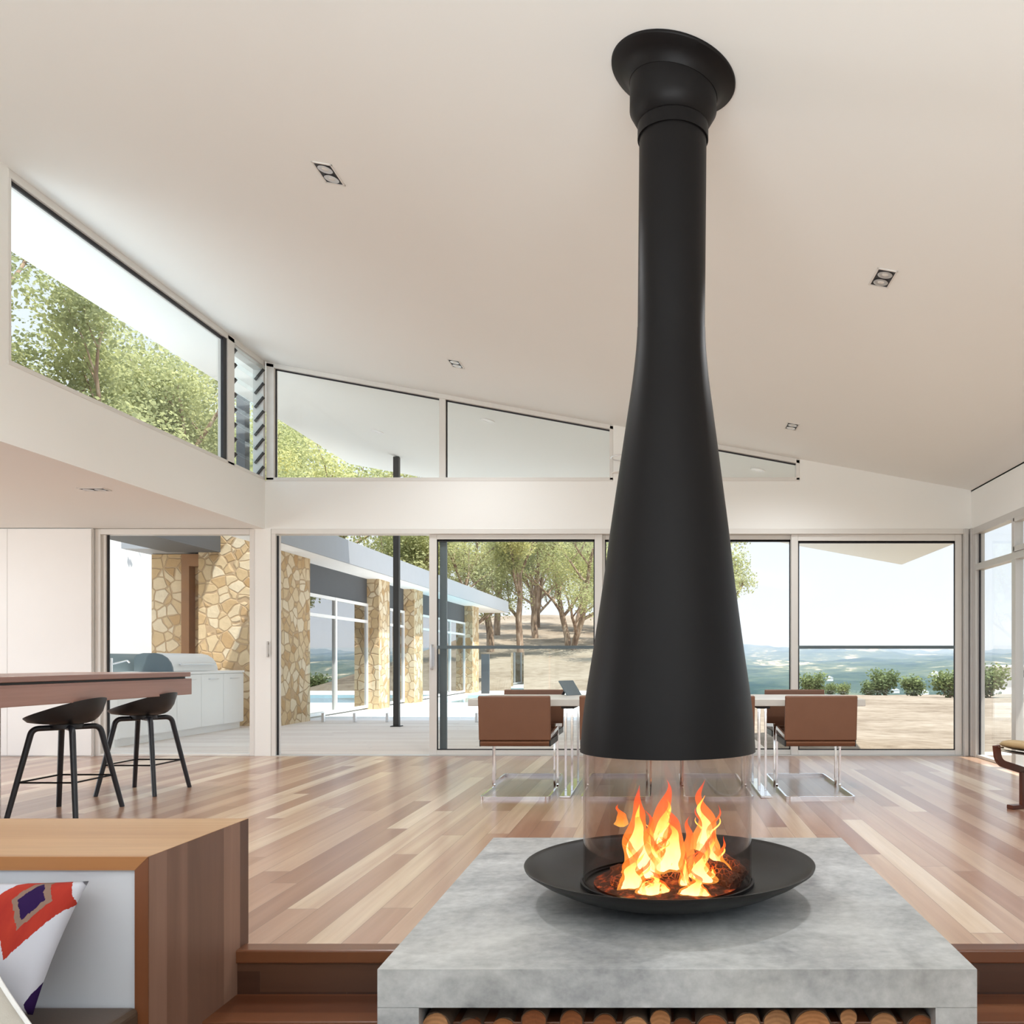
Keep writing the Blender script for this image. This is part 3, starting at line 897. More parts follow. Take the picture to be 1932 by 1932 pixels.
logs = [(822, 27, 1911, .15, 'brown log with a pale bark rim at the left end of the woodpile'), (888, 27, 1921, .7, 'orange split log second from the left of the woodpile'),
        (950, 24, 1919, .1, 'dark log between two orange logs near the left of the woodpile'), (1007, 24, 1903.5, .85, 'bright orange round log touching the slab in the left part of the woodpile'),
        (1078, 22, 1906, .6, 'orange-brown log with flaky bark right of the bright orange log'), (1141, 25, 1913, .5, 'orange log in a grey bark shell left of the bay centre'),
        (1199, 27, 1918, .75, 'wide orange log just left of the bay centre'), (1246, 20, 1905, .0, 'dark grey-brown log at the centre of the woodpile'),
        (1288, 20, 1919, .8, 'small orange log just right of the bay centre'), (1344, 32, 1914, .35, 'broad brown log with a vertical crack right of the centre'),
        (1411, 25, 1910, .6, 'round orange log under the right half of the slab'), (1466, 27, 1905, .45, 'cracked red-brown log beside the largest log'),
        (1533, 37, 1903, .3, 'largest red-brown round log in the woodpile'), (1601, 17, 1903.5, .95, 'slim pale pinkish log right of the largest log'),
        (1668, 26, 1910, .4, 'red-brown split log near the right end of the woodpile'), (1738, 27, 1914, .25, 'last red log at the right end of the woodpile')]
def make_log(x, z, r, seed, label, y0, length):
    t = thing('firewood_log', label, 'log', (x, y0, z - r), 0, 'firewood under the hearth slab')
    pts = wobble(r, seed)
    mb = MB().sweep([(x, y0 + .004, z), (x, y0 + length, z)], [(-p[0], p[1]) for p in pts])
    part(t, 'bark', mb, M['log_bark'], smooth=True)
    e2 = [(p[0] * .93, p[1] * .93) for p in pts]
    me = MB().prism([(x + p[0], z + p[1]) for p in e2], 'y', y0, y0 + .02)
    part(t, 'cut_end', me, M['log_end'])
pxm = F / yf
for i, (u, r, top, tone, lab) in enumerate(logs):
    y0 = yf + .05 + .02 * ((i * 7) % 3)
    k = F / y0
    rr = r / k
    z = H - (top - CY) / k - rr
    make_log((u - CX) / k, z, rr, i * 3.7, lab, y0, .55)
low = [-0.80 + i * .155 for i in range(12)]
for i, x in enumerate(low):
    rr = .058
    t_ = make_log(x + (.02 if i % 2 else 0), -.335 + rr, rr, 50 + i, 'log in the lower layer of the woodpile', yf + .06, .5)

# ------------------------------------------------------------------ suspended fireplace
FX, FY = 0.030, 3.70
sc = F / FY
LEAN = 0.0085
fp = thing('fireplace', 'tall matt black conical fireplace with glass cylinder and round pan on concrete hearth', 'fireplace', (FX, FY, T))
def fz(v): return H + (CY - v) / sc
FXb = FX - LEAN * 1.1
prof = [(330, 1416), (315, 1330), (282, 1220), (248, 1100), (223, 1000), (195, 900), (167, 800), (144.5, 720), (132, 660), (128, 620), (127, 560), (127, 300)]
outer = [(w / 2 / sc, fz(v)) for w, v in prof]
# smooth the curve
def smooth_prof(p, n=4):
    out = []
    for i in range(len(p) - 1):
        p0 = p[max(i - 1, 0)]; p1 = p[i]; p2 = p[i + 1]; p3 = p[min(i + 2, len(p) - 1)]
        for k in range(n):
            t = k / n
            out.append(tuple(.5 * (2 * b + (c - a) * t + (2 * a - 5 * b + 4 * c - d) * t * t + (-a + 3 * b - 3 * c + d) * t ** 3) for a, b, c, d in zip(p0, p1, p2, p3)))
    out.append(p[-1]); return out
hood = smooth_prof(outer[:10])
inner = [(r - .006, z + .002) for r, z in hood][::-1]
part(fp, 'hood', MB().lathe(hood + inner, (FXb, FY, 0), 96, closed=True, lean=LEAN), M['black_steel'], smooth=True, angle=60)
part(fp, 'flue_pipe', MB().lathe([(outer[10][0], fz(622)), (outer[10][0], fz(250))], (FXb, FY, 0), 64, lean=LEAN), M['black_steel'], smooth=True)
part(fp, 'flue_sleeve', MB().lathe([(.1452, fz(266)), (.1497, fz(266)), (.1497, fz(241)), (.146, fz(239)), (.150, fz(238)), (.184, fz(212)), (.184, 3.50), (.1452, 3.50)], (FXb, FY, 0), 64, closed=True, lean=LEAN), M['black_steel'], smooth=True)
px = FXb + LEAN * 3.5
pl = []
def tl_(x, y, r, z): return SL * (px + x) if True else 0
part(fp, 'ceiling_plate', MB().lathe([(.186, C0 - .075), (.20, C0 - .05), (.225, C0 - .028), (.258, C0 - .014), (.262, C0 - .008), (.262, C0 - .001), (.1, C0 - .001), (.1, C0 - .075)], (px, FY, 0), 72, closed=True, tilt=tl_), M['black_steel'], smooth=True)
gx = FXb + .004
gprof = [(.3545, fz(1425) + .03), (.3545, .118), (.3485, .118), (.3485, fz(1425) + .03)]
part(fp, 'glass_cylinder', MB().lathe(gprof, (gx, FY, 0), 96, closed=True), M['fire_glass'], smooth=True)
PX = FX + .004
part(fp, 'glass_ring', MB().lathe([(.344, .112), (.366, .112), (.366, .128), (.358, .130), (.358, .122), (.344, .122)], (gx, FY, 0), 96, closed=True), M['black_steel'], smooth=True)
part(fp, 'pan', MB().lathe([(.001, .112), (.34, .112), (.40, .118), (.47, .136), (.54, .163), (.590, .192), (.604, .203), (.609, .202), (.606, .193), (.55, .155), (.47, .115), (.38, .085), (.30, .068), (.25, .052), (.24, T + .0005), (.001, T + .0005)], (PX, FY, 0), 128), M['pan'], smooth=True, angle=50)

# fire: bed of embers, logs, flames
def ember_mat():
    m = N('glowing_embers')
    o = m.coord()
    n = m.noise(o, 22, 5, .65)
    em = m.ramp(n, [(.50, (0, 0, 0, 1)), (.60, (.55, .06, .008, 1)), (.74, (1, .35, .05, 1))])
    b = m.bsdf(m.mix(n, (.03, .018, .012, 1), (.20, .08, .045, 1)), .9, bump=n, bumpstr=.8, bumpdist=.02)
    m.l(em, b.inputs['Emission Color']); b.inputs['Emission Strength'].default_value = .55
    return m.m
M['ember'] = ember_mat()
def charlog():
    m = N('charred_log')
    o = m.coord()
    v = m.n('TexVoronoi', feature='DISTANCE_TO_EDGE'); v.inputs['Scale'].default_value = 48; m.l(o, v.inputs['Vector'])
    n = m.noise(o, 9, 4)
    em = m.ramp(m.math('ADD', v.outputs['Distance'], m.math('MULTIPLY', n, .55)), [(.17, (1, .26, .04, 1)), (.27, (.35, .05, .01, 1)), (.34, (0, 0, 0, 1))])
    b = m.bsdf(m.mix(n, (.05, .022, .014, 1), (.24, .095, .05, 1)), .9, bump=v.outputs['Distance'], bumpstr=.8, bumpdist=.02)
    m.l(em, b.inputs['Emission Color']); b.inputs['Emission Strength'].default_value = 1.0
    return m.m
M['charlog'] = charlog()
mb = MB()
def bed(a, r):
    h = .118 + (.055 * (1 - r * r) + .022 * noise.noise(Vector((r * 6 * math.cos(a * 6.2832), r * 6 * math.sin(a * 6.2832), 2)))) * (1 - r ** 6)
    return (gx + .31 * r * math.cos(a * 6.28318), FY + .31 * r * math.sin(a * 6.28318), max(h, .1135))
vs = []
NA, NR = 64, 18
for j in range(NR + 1):
    for i in range(NA): vs.append(bed(i / NA, max(j / NR, .01)))
fs = [(j * NA + i, j * NA + (i + 1) % NA, (j + 1) * NA + (i + 1) % NA, (j + 1) * NA + i) for j in range(NR) for i in range(NA)]
fs.append(tuple(range(NA)))
mb.add(vs, fs)
o = solid('ember_bed', mb, M['ember'], 'glowing ash and ember bed in the fireplace pan', 'embers', smooth=True)
o['kind'] = 'stuff'
def fire_log(p0, p1, r, seed, label):
    a, b_ = Vector(p0), Vector(p1)
    n = 16; path = [a.lerp(b_, i / n) for i in range(n + 1)]
    mb = MB().tube(path, r, 18, scale=[(.82 if i in (0, n) else 1) * (1 + .08 * noise.noise(Vector((i * .6, seed, 0)))) for i in range(n + 1)])
    mb.v = [tuple(Vector(v) + Vector((1, 1, 1)) * .008 * noise.noise(Vector(v) * 22 + Vector((seed, 0, 0)))) for v in mb.v]
    solid('burning_log', mb, M['charlog'], label, 'log', 'logs in the fire', smooth=True)
def fp_pt(u, v, dy):       # a point of the fire at depth FY+dy
    return P(u, v, FY + dy)
fire_log(fp_pt(1160, 1676, -.14), fp_pt(1268, 1630, -.02), .044, 1, 'charred log leaning up from the left in the fire')
fire_log(fp_pt(1302, 1680, -.15), fp_pt(1222, 1624, -.03), .042, 2, 'charred log crossing at the centre of the fire')
fire_log(fp_pt(1388, 1670, -.12), fp_pt(1300, 1618, .03), .046, 3, 'charred log leaning in from the right of the fire')
fire_log(fp_pt(1152, 1652, .09), fp_pt(1396, 1642, .14), .046, 4, 'charred log lying across the back of the fire')
fire_log(fp_pt(1402, 1654, .0), fp_pt(1328, 1602, .11), .038, 5, 'short pale-edged log standing at the right of the fire')

def flame_mat(name, stops, strength, trans):
    m = N(name)
    uv = m.n('TexCoord').outputs['UV']
    sp = m.n('SeparateXYZ'); m.l(uv, sp.inputs[0])
    n = m.noise(m.coord(scale=(1, 1, .45)), 26, 3)
    f = m.math('ADD', sp.outputs['Y'], m.math('MULTIPLY', m.math('SUBTRACT', n, .5), .35))
    em = m.n('Emission'); em.inputs[1].default_value = strength
    m.l(m.ramp(f, stops), em.inputs[0])
    tr = m.n('BsdfTransparent'); x = m.n('MixShader')
    a = m.ramp(f, [(p, (t_, t_, t_, 1)) for p, t_ in trans])
    m.l(a, x.inputs[0]); m.l(em.outputs[0], x.inputs[1]); m.l(tr.outputs[0], x.inputs[2]); m.l(x.outputs[0], m.out.inputs[0])
    return m.m
M['flame_out'] = flame_mat('outer_flame', [(0, (1, .50, .10, 1)), (.35, (1, .30, .04, 1)), (.8, (1, .11, .015, 1)), (1, (.9, .05, .01, 1))], 1.3, [(0, .62), (.55, .50), (.8, .40), (1, .8)])
M['flame_in'] = flame_mat('inner_flame', [(0, (1, .86, .50, 1)), (.45, (1, .72, .26, 1)), (.8, (1, .42, .06, 1)), (1, (1, .22, .03, 1))], 3.0, [(0, .10), (.8, .15), (1, .5)])
def flame(u, vb_, vt, wpx, dy, bend=0.0, seed=0, core=True, label='', hot=1.0):
    a, b_ = fp_pt(u, vb_, dy), fp_pt(u, vt, dy)
    h = b_.z - a.z; w = wpx / sc
    r_ = random.Random(int(seed * 10))
    tongues = [(0.0, 1.0, 1.0, 0.0)] + [(r_.uniform(-.42, .42), r_.uniform(.45, .8), r_.uniform(.35, .6), r_.uniform(0, 6)) for _ in range(3 if core else 1)]
    def body(k, hk, z0):
        m = MB(); uv = []
        NZ, NR_ = 30, 14
        for ox, hh, ww, ph in tongues:
            vs = []
            for j in range(NZ + 1):
                t = j / NZ
                prof_ = min(1.0, (t / .16 + .18)) ** .6 * ((1 - t) / .84 if t > .16 else 1.0) ** 1.15
                r = w / 2 * ww * k * prof_ + .0006
                sw = (.20 * w * math.sin(t * 6.0 + seed + ph) + .07 * w * math.sin(t * 15 + seed * 2 + ph)) * t ** .8 + bend / sc * t * t * hh
                sy = .14 * w * math.cos(t * 5.1 + seed * 1.7 + ph) * t
                for i in range(NR_):
                    q_ = 2 * math.pi * i / NR_
                    lob = 1 + .45 * noise.noise(Vector((math.cos(q_) * 1.2 + ph, math.sin(q_) * 1.2 + seed, t * 4.5 - seed)))
                    vs.append((a.x + ox * w + sw + r * lob * math.cos(q_), a.y + sy + .55 * r * lob * math.sin(q_), a.z + z0 + h * hk * hh * t))
                    uv.append((i / NR_, t * (1 if hh > .99 else .92) + (0 if hh > .99 else .06)))
            fs = [(j * NR_ + i, j * NR_ + (i + 1) % NR_, (j + 1) * NR_ + (i + 1) % NR_, (j + 1) * NR_ + i) for j in range(NZ) for i in range(NR_)]
            m.add(vs, fs)
        m.uv = uv
        return m
    f_ = solid('flame', body(1, 1, 0), M['flame_out'], label, 'flame', 'flames of the log fire', smooth=True, recalc=False)
    if core:
        part(f_, 'flame_core', body(.60 * hot, .80, .003), M['flame_in'], smooth=True, recalc=False)
    return f_
flame(1190, 1692, 1592, 54, -.17, 22, 1.0, label='small bright flame at the lower left of the fire', hot=1.25)
flame(1213, 1668, 1480, 70, -.10, -22, 2.2, label='tall narrow flame leaning left in the fire', hot=1.15)
flame(1240, 1662, 1470, 84, -.05, 8, 3.1, label='tallest flame left of centre in the fire', hot=1.2)
flame(1262, 1655, 1518, 68, -.09, 6, 4.4, label='broad yellow flame at the centre of the fire', hot=1.1)
flame(1290, 1650, 1540, 40, -.03, 18, 5.2, label='thin red flame leaning right at the centre of the fire', core=False)
flame(1328, 1625, 1470, 58, .06, 4, 6.0, label='tall orange flame standing on the right-hand log', hot=1.0)
flame(1350, 1655, 1560, 50, -.02, -6, 7.1, label='short orange flame at the right edge of the fire', hot=.9)
flame(1322, 1675, 1580, 54, -.12, 10, 8.3, label='curling flame in front of the right-hand log', hot=1.1)
flame(1294, 1690, 1604, 24, -.19, -6, 9.2, label='small upright flame low between the two front logs', hot=1.2)
flame(1230, 1692, 1640, 46, -.24, 4, 10.4, label='low white-hot flame under the crossing logs', hot=1.35)
flame(1304, 1694, 1642, 48, -.24, 14, 11.0, label='low white-hot flame right of the crossing logs', hot=1.35)
flame(1172, 1560, 1518, 26, -.04, -4, 12.0, label='detached red flame lick at the left of the fire', core=False)

# ------------------------------------------------------------------ dining table and chairs
TX0, TX1, TY0, TY1, TZ = -1.495, 1.575, 6.75, 7.70, 0.750
t = thing('dining_table', 'long dining table with pale concrete top on chrome flat-bar pedestals', 'table', (.04, 7.2, 0))
part(t, 'table_top', MB().box(TX0, TX1, TY0, TY1, TZ - .054, TZ), M['tabletop'], bevel=.004)
for x in (-.735, .80):
    for y in (6.93, 7.43):
        for dx in (-.034, .016):
            part(t, 'leg', MB().box(x + dx, x + dx + .019, y, y + .012, .018, TZ - .075), M['chrome'], bevel=.002)
    part(t, 'foot_plate', MB().box(x - .042, x + .042, 6.66, 7.66, 0.0, .018), M['chrome'], bevel=.004)
    part(t, 'top_bracket', MB().box(x - .05, x + .05, 6.85, 7.6, TZ - .078, TZ - .0545), M['dark_steel'])

def make_chair():
    t = thing('dining_chair', '', 'chair')
    w = .543; a = w / 2 - .014
    # leather back and seat as a bent panel
    def slab(x0, x1, prof, thick):
        mb = MB(); n = len(prof); vs = []
        pr = [Vector((0, y, z)) for y, z in prof]
        for i in range(n):
            t_ = (pr[min(i + 1, n - 1)] - pr[max(i - 1, 0)]).normalized()
            nn = Vector((0, -t_.z, t_.y))
            for s_ in (-.5, .5):
                for x in (x0, x1):
                    q_ = pr[i] + nn * thick * s_; vs.append((x, q_.y, q_.z))
        fs = []
        for i in range(n - 1):
            b0, b1 = i * 4, (i + 1) * 4
            fs += [(b0, b0 + 1, b1 + 1, b1), (b0 + 2, b1 + 2, b1 + 3, b0 + 3), (b0, b1, b1 + 2, b0 + 2), (b0 + 1, b0 + 3, b1 + 3, b1 + 1)]
        fs += [(0, 2, 3, 1), (4 * n - 4, 4 * n - 3, 4 * n - 1, 4 * n - 2)]
        return mb.add(vs, fs)
    back = fillet([(0, -.305, .785), (0, -.285, .60), (0, -.268, .447)], .3, 6)
    part(t, 'backrest', slab(-w / 2, w / 2, [(p.y, p.z) for p in back], .034), M['tan'], local=True, bevel=.010, seg=3)
    seat = fillet([(0, -.272, .442), (0, -.262, .424), (0, -.20, .432), (0, .26, .475), (0, .285, .455)], .03, 4)
    part(t, 'seat', slab(-w / 2 + .012, w / 2 - .012, [(p.y, p.z) for p in seat], .05), M['tan'], local=True, bevel=.012, seg=3)
    pts = [(-a, -.235, .470), (-a, .27, .505), (-a, .285, .012), (-a, -.285, .012), (a, -.285, .012), (a, .285, .012), (a, .27, .505), (a, -.235, .470)]
    path = fillet(pts, .035, 5)
    part(t, 'frame', MB().bar(path, .027, .015, up=(1, 0, 0)), M['chrome'], local=True, smooth=True, angle=30)
    for s_ in (-1, 1):
        part(t, 'side_rail', MB().box(s_ * (w / 2 - .008) - .006, s_ * (w / 2 - .008) + .006, -.27, .2, .40, .45), M['black_plastic'], local=True, bevel=.003)
    return t
ch = make_chair()
NY, FYc = 6.587 + .285, 7.95 - .30
spots = [(-1.106, NY, 0, 'tan leather cantilever chair at the left end of the table, back to the camera'),
         (-.345, NY, 0, 'tan leather chair just left of the black hood, mostly hidden by it'),
         (.43, NY, 0, 'tan leather chair right behind the fireplace glass, back to the camera'),
         (1.20, NY, 0, 'tan leather cantilever chair at the right end of the table, back to the camera'),
         (-1.158, FYc, math.pi, 'tan leather chair across the table at its left end, only its top edge showing'),
         (-.38, FYc, math.pi, 'tan leather chair across the table, second from left, hidden by the hood'),
         (.42, FYc, math.pi, 'tan leather chair across the table, third from left, hidden by the hood'),
         (1.209, FYc, math.pi, 'tan leather chair across the table at its right end, only its top edge showing')]
for i, (x, y, r, lab) in enumerate(spots):
    o = ch if i == 0 else copy_tree(ch)
    o.location = (x, y, 0); o.rotation_euler = (0, 0, r)
    tag(o, lab, 'chair', 'dining chairs around the table')

# dark tablet leaning at the far edge of the table
t = thing('tablet', 'small dark screen leaning back on its stand on the table left of the hood', 'tablet', (-.80, 7.56, TZ))
b0 = Vector((-.80, 7.46, TZ + .002)); wv_ = Vector((.105, .16, 0)); hv_ = Vector((-.08, .05, .125))
nv_ = wv_.cross(hv_).normalized() * .012
part(t, 'screen', MB().hexa([b0, b0 + wv_, b0 + wv_ - nv_, b0 - nv_], [b0 + hv_, b0 + wv_ + hv_, b0 + wv_ + hv_ - nv_, b0 + hv_ - nv_]), M['slate'], bevel=.002)
st0 = b0 + wv_ * .4 - nv_ * 1.1
part(t, 'stand', MB().bar([st0 + hv_ * .6, Vector((st0.x - .09, st0.y + .07, TZ + .003))], .03, .006), M['black_plastic'])

# thin ring on the wall behind the hood
rc = (ub(1180), B - .012, vb(868))
mb = MB().tube([(rc[0] + .15 * math.cos(2 * math.pi * i / 48), rc[1], rc[2] + .15 * math.sin(2 * math.pi * i / 48)) for i in range(48)], .006, 8, loop=True)
t = thing('wall_clock', 'round wall clock with thin grey rim half behind the black hood', 'clock', (rc[0], B, rc[2] - .15))
part(t, 'rim', mb, M['steel'], smooth=True)
part(t, 'face', MB().lathe([(.001, 0), (.147, 0), (.147, .006), (.001, .006)], n=48), M['paint'], local=True, smooth=True)
f_ = t.children[-1]; f_.rotation_euler = (math.pi / 2, 0, 0); f_.location = (0, -.002, .15)
# ------------------------------------------------------------------ footstool at the right edge
OX, OY = 2.712, 6.05
t = thing('footstool', 'low footstool with tan leather pad on curved dark bentwood frame at right edge', 'footstool', (OX, OY, 0))
for yy in (-.20, .20):
    path = fillet([(OX - .315, OY + yy, .455), (OX - .30, OY + yy, .335), (OX, OY + yy, .245), (OX + .30, OY + yy, .335), (OX + .315, OY + yy, .455)], .16, 10)
    part(t, 'bentwood_side', MB().bar(path, .05, .030, up=(0, 1, 0)), M['redwood'], bevel=.004)
    for sx in (-.10, .10):
        part(t, 'leg', MB().bar([(OX + sx, OY + yy * .9, .26), (OX + sx, OY + yy * .9, .028)], .04, .03, up=(0, 1, 0)), M['redwood'])
    part(t, 'runner', MB().box(OX - .20, OX + .20, OY + yy - .03, OY + yy + .03, 0, .030), M['redwood'], bevel=.004)
def pad(a, b_):
    return None
mb = MB()
NU = 30
for s_ in (1, -1):
    mb.grid(lambda a, b_, s_=s_: Vector((OX + (2 * a - 1) * .27, OY + (2 * b_ - 1) * .25, .425 + (.055 if s_ > 0 else -.02) * (max(0, (1 - (2 * a - 1) ** 6) * (1 - (2 * b_ - 1) ** 6))) ** .5 + .035 * (2 * a - 1) ** 2)), 20, 20)
o = part(t, 'pad', mb, M['tan_light'], recalc=False, smooth=True, angle=80); weld(o)
part(t, 'sling', MB().grid(lambda a, b_: Vector((OX + (2 * a - 1) * .27, OY + (2 * b_ - 1) * .23, .398 + .04 * (2 * a - 1) ** 2 - .012)), 16, 2).grid(lambda a, b_: Vector((OX + (2 * a - 1) * .27, OY + (2 * b_ - 1) * .23, .388 + .04 * (2 * a - 1) ** 2 - .012)), 16, 2), M['black_plastic'], recalc=False)
lk = MB()
for yy in (-.19, .19):
    for s_ in (-1, 1): lk.tube([(OX + s_ * .312, OY + yy, .445), (OX + s_ * .262, OY + yy, .437)], .006, 8)
part(t, 'strap_pin', lk, M['chrome'])

t.rotation_euler = (0, 0, math.radians(20))

# ------------------------------------------------------------------ downlights
def make_downlight():
    t = thing('downlight', '', 'downlight')
    fw, fd = .060, .112
    fr = MB()
    for a in ((-fw, -fw + .010, -fd, fd), (fw - .010, fw, -fd, fd), (-fw, fw, -fd, -fd + .010), (-fw, fw, fd - .010, fd)):
        fr.box(a[0], a[1], a[2], a[3], -.006, -.0005)
    part(t, 'trim_frame', fr, M['alu_white'], local=True)
    part(t, 'housing', MB().box(-fw + .010, fw - .010, -fd + .010, fd - .010, -.0035, -.0008), M['gasket'], local=True)
    for s_ in (-1, 1):
        l = part(t, 'lamp', MB().lathe([(.040, -.0036), (.043, -.0075), (.036, -.0085), (.020, -.0055), (.001, -.0055)], (0, s_ * .050, 0), 24), M['steel'], local=True, smooth=True)
        part(l, 'lens', MB().lathe([(.001, -.0072), (.017, -.0070), (.019, -.0056)], (0, s_ * .050, 0), 16), M['alu_white'], local=True, smooth=True)
    return t
dl = make_downlight()
tilt = math.atan(-SL)
for i, (u, v, lab) in enumerate([(620, 327, 'twin recessed downlight in the ceiling above the left clerestory window'), (1666, 524, 'twin recessed downlight in the ceiling right of the flue'),
                                 (860, 686, 'small twin recessed downlight above the back clerestory window left of the flue'), (1494, 804, 'small twin recessed downlight above the right-hand back clerestory')]):
    o = dl if i == 0 else copy_tree(dl)
    p = on_ceiling(u, v)
    o.location = p; o.rotation_euler = (0, tilt, 0)
    tag(o, lab, 'downlight', 'recessed twin downlights')
o = copy_tree(dl)
Yk = (ZH + .004 - H) * F / (CY - 923)
o.location = ((178 - CX) / F * Yk, Yk, ZH + .004); o.rotation_euler = (0, 0, math.pi / 2)
tag(o, 'twin recessed downlight in the dropped kitchen ceiling', 'downlight', 'recessed twin downlights')
for k, o in enumerate([x for x in COL.objects if x.name.startswith('downlight') and x.parent is None]):  # fill spots added under the unlit downlights to brighten the room
    d = bpy.data.lights.new('downlight_fill', 'SPOT'); d.energy = 120 if o.location.y < 7.0 else 60; d.color = (.95, .975, 1.0); d.spot_size = math.radians(150); d.spot_blend = 1.0; d.shadow_soft_size = .05
    lo = bpy.data.objects.new('downlight_fill', d); COL.objects.link(lo); lo.location = Vector(o.location) + Vector((0, 0, -.06))
for u, v, lab in ((920, 793, 'round white eave downlight seen through the middle clerestory pane'), (1430, 886, 'round white eave downlight seen through the right clerestory window'), (712, 814, 'round white eave downlight seen through the left clerestory pane')):
    p = on_ceiling(u, v)
    t = thing('eave_light', lab, 'downlight', p, 0, 'round lights in the eaves')
    t.rotation_euler = (0, tilt, 0)
    part(t, 'ring', MB().lathe([(.05, -.012), (.085, -.012), (.088, -.0005), (.05, -.0005)], n=28, closed=True), M['cabinet'], local=True, smooth=True)
    part(t, 'diffuser', MB().lathe([(.001, -.008), (.05, -.008), (.05, -.0005), (.001, -.0005)], n=24), M['cabinet'], local=True)

# ------------------------------------------------------------------ outside: deck, paving, pool
def sm(a, b_, x):
    t = min(1, max(0, (x - a) / (b_ - a))); return t * t * (3 - 2 * t)
def gz(x, y):
    yl_ = max(0, y - 29)
    zl = .115 * min(yl_, 45) + .02 * max(0, min(yl_ - 45, 60)) - .12
    zr = -.35 - .021 * max(0, y - 14) - .22 * max(0, y - 62)
    s = sm(-1.5, 4.5, x - .012 * max(0, y - 30) * 0)
    z = zl * (1 - s) + zr * s
    d = sm(70, 130, y)
    z = z * (1 - d) + min(z, -16) * d
    far = sm(-22, -60, x)
    z = z * (1 - far) + (-1.0 - .1 * max(0, y - 10)) * far
    return max(z, -30) + .10 * noise.noise(Vector((x * .25, y * .25, 0)))
mb = MB().box(-9.6, 1.25, B + .14, 15.4, -.30, -.006).box(1.25, 4.2, B + .14, 10.1, -.30, -.006)
struct('floor_deck', mb, M['deck'])
mb = MB().box(-12.0, 1.3, 15.4, 22.0, -.30, -.012).box(-12, 1.3, 27.0, 30.5, -.30, -.012).box(-12, -6.0, 22, 27, -.3, -.012).box(1.0, 1.3, 22, 27, -.3, -.012)
struct('floor_paving', mb, M['paving'])
mb = MB().box(-6.0, 1.0, 22.0, 27.0, -.30, -.06)
tag(mesh_obj('pool_water', mb, M['water'], base_of(mb)), 'pale blue swimming pool water beyond the sliding doors', 'water', kind='stuff')

pp = (-4.23, 13.97)
t = thing('steel_post', 'black steel post holding up the eaves outside the open doorway', 'post', (pp[0], pp[1], 0))
part(t, 'shaft', MB().box(pp[0] - .045, pp[0] + .045, pp[1] - .045, pp[1] + .045, -.006, ceil_z(pp[0]) - .012), M['dark_steel'], bevel=.004)
part(t, 'base_plate', MB().box(pp[0] - .08, pp[0] + .08, pp[1] - .08, pp[1] + .08, -.006, .008), M['dark_steel'])

# glass pool fence: panels on small spigots
edges = [-6.08, -4.98, -3.45, -1.92, -.39, 1.14]
fz0 = lambda x: -.006 if x < 1.2 else gz(x, 15.0) - .1
names = ['beside the stone wall', 'right of the black post', 'behind the left dining chairs', 'left of the fireplace hood', 'behind the fireplace hood']
for a, b_, nm in zip(edges[:-1], edges[1:], names):
    t = thing('fence_panel', 'frameless glass fence panel on steel spigots ' + nm, 'glass fence', ((a + b_) / 2, 15.0, 0), 0, 'glass fence panels across the deck edge')
    part(t, 'pane', MB().box(a + .015, b_ - .015, 14.994, 15.006, .06, 1.27), M['fence_glass'])
    for x in (a + .28, b_ - .28):
        part(t, 'spigot', MB().box(x - .022, x + .022, 14.965, 15.035, fz0(x), .15), M['steel'], bevel=.004)
# outdoor kitchen
kx0, kx1, ky0, ky1 = -7.20, -6.57, 10.6, 13.75
t = thing('outdoor_kitchen', 'white outdoor kitchen cabinet run seen through the kitchen window', 'cabinet', ((kx0 + kx1) / 2, 12.2, 0))
part(t, 'carcass', MB().box(kx0, kx1 - .02, ky0, ky1, .09, .86), M['cabinet'])
part(t, 'plinth', MB().box(kx0 + .03, kx1 - .06, ky0, ky1, -.006, .09), M['cabinet'])
part(t, 'worktop', MB().box(kx0 - .02, kx1 + .01, ky0 - .01, ky1 + .01, .86, .895), M['cabinet'], bevel=.003)
for i in range(5):
    a = ky0 + i * .63
    d = part(t, 'door', MB().box(kx1 - .02, kx1, a + .004, a + .626, .10, .85), M['cabinet'])
    part(d, 'handle', MB().tube(fillet([(kx1, a + .2, .78), (kx1 + .03, a + .2, .78), (kx1 + .03, a + .44, .78), (kx1, a + .44, .78)], .008, 3), .005, 8), M['steel'], smooth=True)
part(t, 'splashback', MB().box(kx0 - .05, kx0 - .021, ky0, 12.6, .895, 1.14), M['slate'], label='dark slate splashback')
t = thing('barbecue', 'silver hooded barbecue set into the white outdoor kitchen worktop', 'barbecue', (-6.85, 12.5, .895))
pr = [(-7.14, .90), (-7.14, 1.08), (-7.10, 1.13), (-7.02, 1.15), (-6.86, 1.15), (-6.77, 1.13), (-6.70, 1.085), (-6.65, 1.02), (-6.625, .95), (-6.62, .90)]
part(t, 'hood', MB().prism(pr, 'y', 11.87, 13.05), M['alu_white'], smooth=True, angle=30)
part(t, 'end_cap', MB().prism(pr, 'y', 11.84, 11.869), M['slate'])
part(t, 'handle', MB().tube([(-6.585, 12.0, 1.0), (-6.585, 12.9, 1.0)], .012, 10).tube([(-6.64, 12.05, 1.0), (-6.585, 12.05, 1.0)], .008, 8).tube([(-6.64, 12.85, 1.0), (-6.585, 12.85, 1.0)], .008, 8), M['steel'], smooth=True)
t = thing('tap', 'chrome mixer tap on the white outdoor worktop left of the barbecue', 'tap', (-6.95, 11.05, .895))
part(t, 'body', MB().tube([(-6.95, 11.05, .895), (-6.95, 11.05, 1.08)], .018, 14), M['chrome'], smooth=True)
part(t, 'spout', MB().tube(fillet([(-6.95, 11.05, 1.0), (-6.75, 11.05, 1.05), (-6.72, 11.05, 1.02)], .02, 4), .010, 10), M['chrome'], smooth=True)

